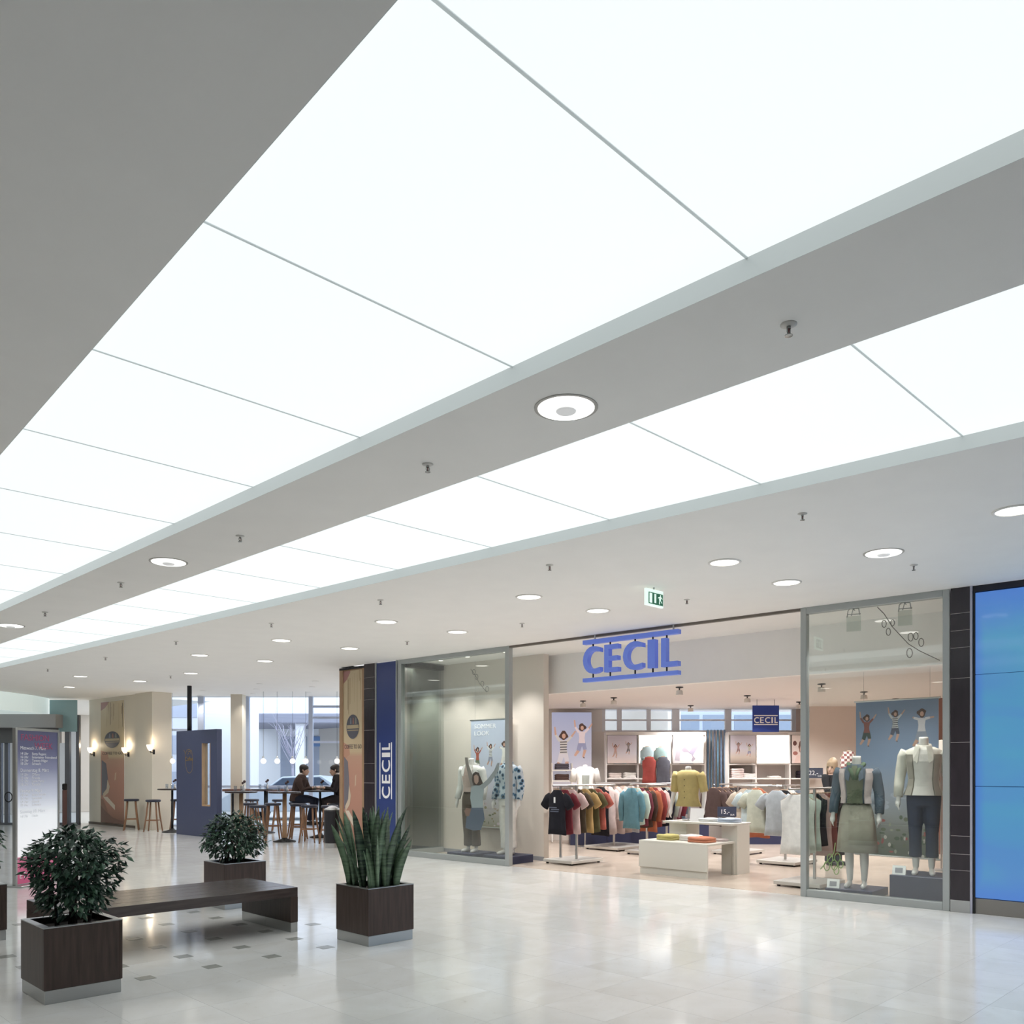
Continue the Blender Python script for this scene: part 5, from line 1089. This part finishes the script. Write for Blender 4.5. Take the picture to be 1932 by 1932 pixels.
# coffee posters
def coffee(parent, o, U, V, seed, lab=None):
    # o = lower left corner in parent space, U across (reading direction), V up
    r = random.Random(seed); nrm = U.cross(V).normalized(); m = MB()
    P_ = lambda u, v, k=0: o+U*u+V*v+nrm*(.0012*k)
    lin = lambda c: globals()['lin'](tuple(.72*a+.28*b for a, b in zip(c, (206, 190, 172))))
    rows = [(0, (104, 60, 48)), (.06, (140, 84, 64)), (.14, (172, 104, 82)), (.3, (186, 116, 94)), (.44, (194, 128, 104)), (.52, (198, 140, 112)), (.545, (206, 180, 134)), (.75, (206, 184, 140)), (1, (200, 178, 134))]
    for (v0, c0), (v1, c1) in zip(rows, rows[1:]):
        i = len(m.v); m.v += [tuple(P_(0, v0)), tuple(P_(1, v0)), tuple(P_(1, v1)), tuple(P_(0, v1))]; m.f.append((i, i+1, i+2, i+3)); m.mi.append(0); m.vc += [lin(c0), lin(c0), lin(c1), lin(c1)]
    pg = lambda pts, c, k=1: m.poly([P_(u, v, k) for u, v in pts], 0, lin(c))
    pg([(0, 1), (0, .93), (.18, .95), (.36, .99), (.36, 1)], (150, 84, 84))
    for k in range(12):
        u = .12+.8*r.random(); v1 = 1-.05*r.random(); v0 = v1-.06-.16*r.random(); pg([(u, v0), (u+.025, v0+.01), (u+.03, v1), (u, v1)], r.choice([(160, 128, 84), (178, 148, 100), (132, 104, 70), (190, 166, 120)]))
    pg([(0, .6), (.3, .58), (.35, .53), (0, .5)], (196, 130, 100))
    pg([(.04, .52), (.24, .49), (.33, .34), (.3, .27), (.04, .22)], (84, 84, 104), 2)
    pg([(.3, .36), (.4, .3), (.34, .25), (.12, .21), (.1, .24), (.26, .28)], (214, 190, 160), 3); pg([(.1, .215), (.2, .19), (.62, .11), (.62, .15), (.3, .215)], (224, 208, 188), 3)
    pg([(.62, .41), (.68, .42), (.66, .36), (.6, .35)], (214, 180, 150), 3); pg([(0, .2), (.12, .19), (.3, .1), (.34, .04), (.2, .0), (0, 0)], (132, 78, 60), 2); pg([(0, .14), (.2, .1), (.5, .05), (1, .02), (1, 0), (0, 0)], (96, 54, 44), 3)
    n = 22; pg([(.5+.33*math.cos(q), .685+.068*math.sin(q)) for q in (2*math.pi*j/n for j in range(n))], (46, 52, 74), 4)
    pg([(.2, .675), (.82, .675), (.8, .695), (.2, .695)], (176, 156, 116), 5); pg([(.22, .662), (.8, .662), (.79, .668), (.22, .668)], (150, 132, 100), 5)
    for k in range(3): pg([(.36+.13*k, .70), (.44+.13*k, .70), (.42+.13*k, .735), (.38+.13*k, .735)], ((98, 118, 146), (150, 80, 70), (110, 120, 110))[k], 5)
    ob = m.build('poster_print', PRINT, parent, col=True)
    rot = Matrix((U.normalized(), V.normalized(), nrm)).transposed().to_euler()
    tx = text('COFFEE TO GO', V.length*.034, mat('poster_ink', (96, 84, 92), .6), parent, P_(.06, .562, 3), rot, sx=1)
    tx.scale.x = .88*U.length/max(tx.dimensions.x, .01)
    return ob
tp = [o for o in bpy.data.objects if o.name == 'poster_pillar'][0]
coffee(tp, Vector((-.003, 10.5, .02)), Vector((0, -.57, 0)), Vector((0, 0, 3.3)), 1)
u0 = SFpx(190, 1500, .0)[0]; u1 = SFpx(234, 1500, .0)[0]
t = thing('coffee_poster', 'tall coffee poster with dark round emblem hung on the beige cafe wall', 'poster', SF(0, 0), SA)
p = MB(); p.bb((.004, u1, .07), (.016, u0, 3.3)); p.build('board', WHITE, t)
coffee(t, Vector((.003, u0, .07)), Vector((0, u1-u0, 0)), Vector((0, 0, 3.22)), 2)
# wall sconces
GLOW = mat('sconce_glass', (255, 240, 214), .4, emit=2.6, ecol=(255, 228, 190))
def sconce(px, py, n, lab):
    a_, z = SFpx(px, py, n); t = thing('wall_sconce', lab, 'wall lamp', SF(a_, n, z), SA, 'cafe wall sconces')
    p = MB(); p.bb((-.02, -.04, -.16), (0, .04, -.04)); p.build('wall_plate', DARKMETAL, t)
    p = MB(); p.tube([(-.01, 0, -.1), (-.09, 0, -.12), (-.1, 0, -.06)], .012, 6); p.build('arm', DARKMETAL, t)
    p = MB(); p.lathe([(.03, -.07), (.07, 0), (.085, .07), (.075, .075)], 14, (-.1, 0, 0)); p.build('shade', GLOW, t, smooth=True)
    lamp('sconce_lamp', 'POINT', 3, (-.1, 0, .14), t, (1, .82, .6), .05)
sconce(178, 1416, .02, 'glowing bowl sconce on the beige wall on the entrance side of the coffee poster'); sconce(243, 1416, .02, 'glowing bowl sconce on the beige wall between the coffee poster and the pier'); sconce(291, 1411, -.05, 'glowing bowl sconce on the beige pier by the cafe opening')
# window bar, tables, stools
BARW = mat('window_bar_wood', (122, 82, 68), .4, noise=.12, nscale=6, stretch=(1, 8, 8))
q = D(419, 21.4); t = thing('window_bar', 'long reddish wooden bar counter along the cafe windows', 'counter', q, fr_rot); WBL = 290*21.4/FPX
p = MB(); p.bb((0, 0, .94), (WBL, .4, 1.0)); p.build('bar_top', BARW, t, bevel=.006)
for k in range(5): p = MB(); p.tube([(.2+k*(WBL-.4)/4, .2, 0), (.2+k*(WBL-.4)/4, .2, .94)], .03, 8); p.build('leg', DARKMETAL, t)
TOPD = mat('table_top_dark', (52, 44, 46), .3); PEDW = mat('pedestal_wood', (168, 128, 92), .45, noise=.1, nscale=8, stretch=(8, 8, 1)); SEAT = mat('seat_leather_dark', (44, 46, 66), .45); STW = mat('stool_wood', (150, 106, 74), .5, noise=.12, nscale=8, stretch=(8, 8, 1))
def bar_table(px, d, lab, wood=True):
    q = D(px, d); t = thing('bar_table', lab, 'table', q, R.uniform(0, 6), 'high round cafe tables')
    p = MB(); p.lathe([(.30, 1.0), (.33, 1.005), (.33, 1.03), (.32, 1.035)], 28); p.build('table_top', TOPD, t)
    p = MB(); p.lathe([(.055, .06), (.05, .12), (.042, 1.0)], 12) if wood else p.lathe([(.03, .06), (.025, 1.0)], 10); p.build('pedestal', PEDW if wood else DARKMETAL, t, smooth=True)
    p = MB(); p.lathe([(.23, 0), (.23, .015), (.06, .06), (.05, .09)], 20); p.build('foot', BLACK, t, smooth=True)
    return q
TB = [(537, 17.63, 'high round cafe table with thick wooden pedestal', True), (455, 17.9, 'high round cafe table beside the beige column', True), (500, 20.0, 'high round cafe table before the window bar', False), (325, 20.3, 'high round cafe table beside the blue partition', False), (604, 18.75, 'high round cafe table at which two guests sit', False)]
for i, a_ in enumerate(TB):
    q = bar_table(*a_)
    lb = ('by the wooden pedestal', 'by the beige column', 'near the window bar', 'by the blue partition', 'between the two guests')[i]
    t = thing('flower_vase', 'small vase with dark flowers on the cafe table %s' % lb, 'vase', (q.x+.08, q.y+.04, 1.036))
    p = MB(); p.lathe([(.025, 0), (.032, .03), (.015, .08), (.02, .1)], 12); p.build('vase', mat('vase_white', (228, 226, 226), .3), t, smooth=True)
    p = MB(); p.tube([(0, 0, .09), (.01, 0, .15), (.02, .01, .19)], .004, 5); p.tube([(0, 0, .09), (-.02, 0, .14), (-.03, -.01, .16)], .004, 5); p.build('stems', mat('stem_dark', (60, 64, 54), .6), t)
    p = MB(); p.ball((.02, .01, .2), .03, 8); p.ball((-.03, -.01, .17), .026, 8); p.build('blossoms', mat('blossom_dark', (70, 48, 52), .7), t, smooth=True)
    for k, (dx, dy) in enumerate(((-.12, .02), (-.05, -.12))):
        t = thing('drinking_glass', 'clear tumbler on the cafe table %s' % lb, 'glass', (q.x+dx, q.y+dy, 1.036), 0, 'tumblers on the cafe tables')
        p = MB(); p.lathe([(.028, 0), (.034, .11), (.031, .11), (.026, .006)], 14); p.build('tumbler', glass('tumbler_glass', (240, 244, 248), .08), t, smooth=True)
def make_stool(q, lab, rz):
    t = thing('bar_stool', lab, 'stool', q, rz, 'wooden bar stools in the cafe')
    p = MB(); p.lathe([(.15, .71), (.172, .72), (.175, .75), (.16, .765), (.05, .77)], 24); p.build('seat', SEAT, t, smooth=True)
    for k in range(4):
        a_ = math.pi/4+k*math.pi/2; c_, s_ = math.cos(a_), math.sin(a_)
        p = MB(); p.tube([(.13*c_, .13*s_, .715), (.165*c_, .165*s_, .4), (.235*c_, .235*s_, .0)], [.02, .02, .016], 8); p.build('leg', STW, t, smooth=True)
        b_ = a_+math.pi/2; rr_ = .185; p = MB(); p.tube([(rr_*c_, rr_*s_, .27), (rr_*math.cos(b_), rr_*math.sin(b_), .27)], .011, 6); p.build('stretcher', STW, t)
    return t
SPOTS = [(248, 21.0), (289, 20.5), (336, 20.9), (470, 18.6), (486, 17.4), (515, 18.5), (563, 18.15), (584, 17.5), (560, 18.95), (646, 18.9), (622, 17.3), (527, 20.7), (475, 20.9)]
sl_ = ['wooden bar stool before the pier beneath the wall sconce', 'wooden bar stool standing against the beige pier', 'wooden bar stool beside the blue partition', 'wooden bar stool behind the rounded fig by the column', 'wooden bar stool nearest the rounded fig', 'wooden bar stool between the pedestal table and the window bar table', 'wooden bar stool beside the thick wooden pedestal', 'wooden bar stool in front of the seated man', 'bar stool on which the man in the brown jacket sits', 'bar stool on which the guest by the poster pillar sits', 'wooden bar stool beside the black litter bin', 'wooden bar stool at the window bar under the pendants', 'wooden bar stool at the window bar behind the column']
for (px, d), l in zip(SPOTS, sl_): make_stool(D(px, d), l, R.uniform(0, 1.5))
# pendants
for px, lab in ((497, ''), (523, ''), (552, ''), (577, ''), (636, ''), (325, '')):
    d = 20.9 if px != 325 else 21.3; q = D(px, d, CE); t = thing('pendant_lamp', 'small glowing globe pendant over the window bar' if px != 325 else 'small glowing globe pendant beside the beige pier', 'pendant lamp', q, 0, 'globe pendants in the cafe'); L = CE-ZD(1436, d)
    p = MB(); p.tube([(0, 0, 0), (0, 0, -L+.1)], .004, 5); p.build('cord', DARKMETAL, t)
    p = MB(); p.lathe([(.02, -L+.12), (.035, -L+.08)], 10); p.build('cap', STEEL, t)
    p = MB(); p.ball((0, 0, -L), .065, 14); p.build('globe', mat('globe_glow', (255, 246, 232), .3, emit=1.6, ecol=(255, 240, 218)), t, smooth=True)
# cafe ceiling spots
for px, py in ((490, 1290), (484, 1300), (478, 1309), (595, 1285), (589, 1296), (583, 1306), (383, 1303), (377, 1312)):
    g = G(px, py, CE)
    t = thing('cafe_downlight', 'small bright downlight in the cafe ceiling', 'ceiling light', (g.x, g.y, CE), 0, 'small cafe downlights')
    p = MB(); p.lathe([(.06, 0), (.075, 0), (.075, -.006), (.06, -.008)], 16); p.build('trim_ring', WHITE, t); p = MB(); p.lathe([(.06, -.001), (.06, -.004), (.005, -.004)], 16); p.build('lens', LENS, t); lamp('cafe_lamp', 'SPOT', 32, (0, 0, -.03), t, (1, .95, .88), .06, math.radians(130), .6)
# ------------------------------------------------------------------ people
SK = mat('skin', (206, 164, 142), .5, noise=.03, nscale=20); DHAIR = mat('dark_hair', (40, 30, 28), .6, noise=.2, nscale=60); BHAIR = mat('blond_hair', (168, 138, 108), .6, noise=.15, nscale=60)
def head(p, c, f, tilt=0):
    c = Vector(c); f = Vector(f).normalized(); u = Vector((0, 0, 1)); s = f.cross(u).normalized()
    ob = []
    for z, a, b, o in ((-.115, .03, .03, .03), (-.095, .045, .05, .02), (-.06, .058, .075, .008), (-.02, .068, .088, 0), (.03, .073, .096, -.008), (.075, .066, .088, -.012), (.105, .04, .055, -.012), (.118, .012, .016, -.012)):
        ob.append([c+u*z+f*(o+b*math.cos(q))+s*(a*math.sin(q)) for q in (2*math.pi*j/16 for j in range(16))])
    p.rings(ob); p.tube([c+f*.08+u*.015, c+f*.108-u*.03, c+f*.09-u*.04], [.010, .014, .010], 6)
    p.tube([c+f*.082-u*.068-s*.018, c+f*.09-u*.068, c+f*.082-u*.068+s*.018], [.005, .008, .005], 6)
    for e in (-1, 1): p.ball(tuple(c+s*.074*e-f*.01-u*.005), .022, 8, 0, (.6, .9, 1.2))
def face_bits(t, c, f):
    c = Vector(c); f = Vector(f).normalized(); u = Vector((0, 0, 1)); s = f.cross(u).normalized()
    for e in (-1, 1):
        p = MB(); p.ball(tuple(c+f*.083+s*.03*e+u*.008), .008, 6); p.build('eye', BLACK, t); p = MB(); p.tube([tuple(c+f*.088+s*.016*e+u*.028), tuple(c+f*.082+s*.046*e+u*.028)], .004, 5); p.build('eyebrow', DHAIR, t)
def haircap(t, c, f, mtl, long=0):
    c = Vector(c); f = Vector(f).normalized(); u = Vector((0, 0, 1)); s = f.cross(u).normalized(); p = MB(); rs = []
    for i, (z, a, b, o) in enumerate(((-.035-long, .068+long*.2, .085, -.018), (.0-long*.5, .078+long*.1, .1, -.012), (.045, .08, .106, -.012), (.08, .074, .1, -.014), (.11, .05, .07, -.016), (.128, .015, .02, -.016))):
        w_ = max(0, 1-i/3.5)
        rs.append([c+u*(z+w_*(.085+long)*(.5*math.cos(q)+.12*math.cos(2*q))+.004*math.sin(5*q+i))+f*(o+b*math.cos(q))+s*(a*math.sin(q)) for q in (2*math.pi*j/18 for j in range(18))])
    p.rings(rs); p.build('hair', mtl, t, smooth=True)
def seated(lab, loc, face, jcol, tcol, hair):
    # local frame: x = towards the table
    t = thing('person', lab, 'person', loc, face); f = (1, 0, -.12); hc = (.175, 0, 1.475); p = MB()
    p.rings([[(cx+b*math.cos(q), a*math.sin(q), z) for q in (2*math.pi*j/18 for j in range(18))] for z, cx, a, b in ((.80, 0, .16, .12), (.9, .01, .155, .115), (1.0, .03, .14, .105), (1.15, .07, .155, .115), (1.26, .1, .165, .11), (1.33, .115, .12, .085), (1.36, .125, .06, .06))])
    p.tube([(.12, 0, 1.32), (.15, 0, 1.40)], [.055, .05], 10); head(p, hc, f)
    A = {}
    for s in (-1, 1):
        A[s] = [(.1, s*.165, 1.28), (.12, s*.2, 1.22), (.2, s*.22, 1.03), (.3, s*.18, 1.06), (.43, s*.1, 1.09)]
        p.tube(A[s], [.05, .05, .042, .038, .027], 10); hand(p, A[s][-1], (1, -s*.3, -.05), s, Vector((0, s, 0)))
        p.tube([(.0, s*.085, .83), (.2, s*.1, .83), (.4, s*.105, .8)], [.088, .08, .06], 12); p.tube([(.4, s*.105, .8), (.37, s*.1, .6), (.3, s*.1, .36)], [.058, .052, .036], 10); p.tube([(.27, s*.1, .31), (.36, s*.1, .30), (.46, s*.1, .30)], [.034, .036, .026], 8)
    figure_mesh(p, 'body', SK, t, .009, 4); face_bits(t, hc, f); haircap(t, hc, f, hair)
    p = MB(); p.rings([[(cx+b*math.cos(q), a*math.sin(q), z) for q in (2*math.pi*j/18 for j in range(18))] for z, cx, a, b in ((.79, -.01, .19, .15), (.9, .0, .185, .145), (1.0, .02, .17, .135), (1.15, .06, .182, .14), (1.26, .09, .192, .135), (1.34, .105, .14, .1), (1.385, .115, .08, .075))])
    for s in (-1, 1): p.tube(A[s][:4]+[(.385, s*.125, 1.08)], [.075, .072, .062, .056, .046], 12)
    figure_mesh(p, 'jacket', fabric(jcol), t, .012, 4)
    p = MB(); p.rings([[(.175*math.cos(q)*.85+.0, .185*math.sin(q), z) for q in (2*math.pi*j/16 for j in range(16))] for z in (.775, .86)])
    for s in (-1, 1): p.tube([(.0, s*.085, .835), (.2, s*.1, .835), (.41, s*.105, .8), (.38, s*.1, .6), (.31, s*.1, .37)], [.1, .094, .078, .068, .062], 12)
    figure_mesh(p, 'trousers', fabric(tcol), t, .012, 4)
    for s in (-1, 1):
        p = MB(); p.tube([(.25, s*.1, .305), (.36, s*.1, .30), (.48, s*.1, .295)], [.042, .045, .03], 10); p.build('shoe', BLACK, t, smooth=True)
    p = MB(); p.tube([(.10, 0, 1.345), (.15, 0, 1.40)], [.08, .066], 12, 0, 1, False); p.build('collar', fabric((226, 214, 208)), t, smooth=True)
    return t
q = D(560, 18.95); seated('seated man in dark brown jacket reaching over the cafe table', q, fr_rot-.1, (74, 58, 54), (40, 44, 60), DHAIR)
q = D(646, 18.9); seated('dark-haired guest in dark jacket with pale collar beside the poster pillar', q, fr_rot+math.pi+.35, (50, 44, 46), (46, 40, 42), DHAIR)
# shopper behind the right window rack
q = D(1574, 13.3); t = thing('person', 'blond woman in black top browsing behind the mint tops rack', 'person', q, fr_rot+.5); p = MB(); f = (-.9, -.3, -.35); hc = (-.05, 0, 1.54)
p.rings([[(x, y, z) for x, y, z in r_] for r_ in torso_rings(0)]); p.tube([(0, 0, 1.4), (-.03, 0, 1.48)], [.055, .045], 10); head(p, hc, f); legs(p); AR = [(.175, 0, 1.385), (.205, -.01, 1.34), (.23, -.08, 1.12), (.2, -.2, 1.06), (.12, -.32, 1.08)]; arms(p, pts=AR)
figure_mesh(p, 'body', SK, t, .009, 4); face_bits(t, hc, f); haircap(t, hc, f, BHAIR, .1)
p = MB(); p.rings(torso_rings(.016, .78, 1.43, .05), False)
for s in (-1, 1): p.tube([(s*a, b, c) for a, b, c in AR[:4]], (.068, .062, .052, .048), 12)
o = p.build('black_top', fabric((34, 34, 42)), t, smooth=True); m_ = o.modifiers.new('thick', 'SOLIDIFY'); m_.thickness = .005
trousers(t, (52, 54, 70), .06)
for s in (-1, 1): p = MB(); p.tube([(s*.08, .06, .04), (s*.085, -.02, .042), (s*.095, -.16, .03)], [.04, .045, .03], 10); p.build('shoe', BLACK, t, smooth=True)
# ------------------------------------------------------------------ outside the windows
def outb(name, lab, px0, px1, d, depth, z0, z1, mtl, cat='building'):
    q = D(px0, d, z0); w2 = (px1-px0)*d/FPX; t = thing(name, lab, cat, (q.x, q.y, z0), fr_rot); p = MB(); p.bb((0, 0, 0), (w2, depth, z1-z0)); p.build('wall', mtl, t)
    return t, w2
t, w2 = outb('neighbour_building', 'white rendered building with deep grey canopy across the street', 468, 760, 34, 3, -.1, 7, OUTW)
p = MB(); p.bb((.3, -4.2, 3.2), (w2, 0, 3.55)); p.build('canopy', OUTGY, t, bevel=.03)
SHG = mat('outside_shop_glass', (170, 180, 200), .1)
for k in range(4): p = MB(); p.bb((1.3+k*1.15, -.03, .4), (2.35+k*1.15, .0, 2.9)); p.build('window', SHG, t)
for k in range(3): p = MB(); p.bb((.9+k*2.0, -4.0, 0), (1.2+k*2.0, -3.7, 3.2)); p.build('canopy_column', OUTW, t)
p = MB(); p.bb((2.6, -.06, 2.5), (4.2, -.02, 2.9)); p.build('blue_sign', mat('outside_blue', (110, 150, 206), .5), t)
t, w2 = outb('white_tower', 'plain white building wall outside the cafe windows', 372, 462, 27, 1.5, -.1, 8, OUTW)
for k in range(2): p = MB(); p.bb((.3+k*.8, -.02, 4.6), (.8+k*.8, 0, 6)); p.build('window', SHG, t)
t, w2 = outb('pale_office_block', 'pale grey office block with window bands outside the shop clerestory', 1080, 1560, 34, 4, -.1, 8, mat('office_grey', (176, 186, 206), .7))
for z in (2.0, 3.1, 4.2):
    for k in range(8): p = MB(); p.bb((.2+k*1.25, -.03, z), (1.3+k*1.25, 0, z+.65)); p.build('window', mat('office_glass', (126, 140, 158), .3), t)
t, w2 = outb('low_office', 'pale grey building outside the far end windows', 318, 374, 33, 3, -.1, 6, mat('office_pale', (206, 210, 222), .7))
for k in range(3): p = MB(); p.bb((.0, -.03, .8+k*1.4), (w2, 0, 1.5+k*1.4)); p.build('window_band', mat('office_band', (168, 176, 196), .3), t)
t, w2 = outb('entrance_building', 'pale building beyond the entrance doors', -80, 160, 32, 3, -.1, 6, mat('office_pale2', (216, 216, 224), .7))
for k in range(6): p = MB(); p.bb((.2+k*.8, -.03, .6), (.75+k*.8, 0, 2.6)); p.build('window', SHG, t)
# bare tree
q = D(552, 27.5, -.1); t = thing('bare_tree', 'bare young tree with thin pale branches outside the cafe windows', 'tree', q); r = random.Random(8); TR = mat('pale_bark', (176, 172, 190), .8)
p = MB(); p.tube([(0, 0, 0), (.01, 0, 1.2), (.0, .02, 2.2)], [.05, .045, .035], 8); p.build('trunk', TR, t, smooth=True)
for k in range(16):
    a_ = r.uniform(0, 6.28); z = r.uniform(1.6, 2.3); L = r.uniform(.7, 1.3); d_ = Vector((math.cos(a_)*.55, math.sin(a_)*.55, 1)).normalized(); b0 = Vector((0, 0, z)); b1 = b0+d_*L*.5; b2 = b0+d_*L+Vector((r.uniform(-.1, .1), r.uniform(-.1, .1), .1))
    p = MB(); p.tube([b0, b1, b2], [.018, .012, .004], 5)
    for j in range(3):
        s_ = b1.lerp(b2, r.random()); p.tube([s_, s_+Vector((r.uniform(-.3, .3), r.uniform(-.3, .3), r.uniform(.15, .4)))], [.007, .003], 4)
    p.build('branch', TR, t)
# parked car outside
q = D(545, 25.0, -.1); t = thing('parked_car', 'pale blue-white car parked outside the cafe windows', 'car', q, fr_rot); CARP = mat('car_paint', (206, 218, 232), .25); CG = mat('car_glass', (90, 104, 126), .1)
prof = [(-2.0, .35), (-2.05, .7), (-1.7, .92), (-.75, 1.0), (-.2, 1.38), (.95, 1.42), (1.55, 1.02), (2.0, .95), (2.1, .6), (2.05, .35)]
p = MB(); p.rings([[(x, y, z*(1 if abs(y) < .8 else .97)) for x, z in prof] for y in (0, .06, 1.6, 1.66)]); p.build('body_shell', CARP, t, bevel=.03)
p = MB(); p._add([(-.62, -.012, 1.02), (-.18, -.012, 1.33), (.9, -.012, 1.36), (1.3, -.012, 1.04)], [(0, 3, 2, 1)]); p.build('side_window', CG, t)
for x in (-1.3, 1.3):
    for y in (-.02, 1.5): p = MB(); p.tube([(x, y, .32), (x, y+.18, .32)], .31, 18); p.build('wheel', BLACK, t)
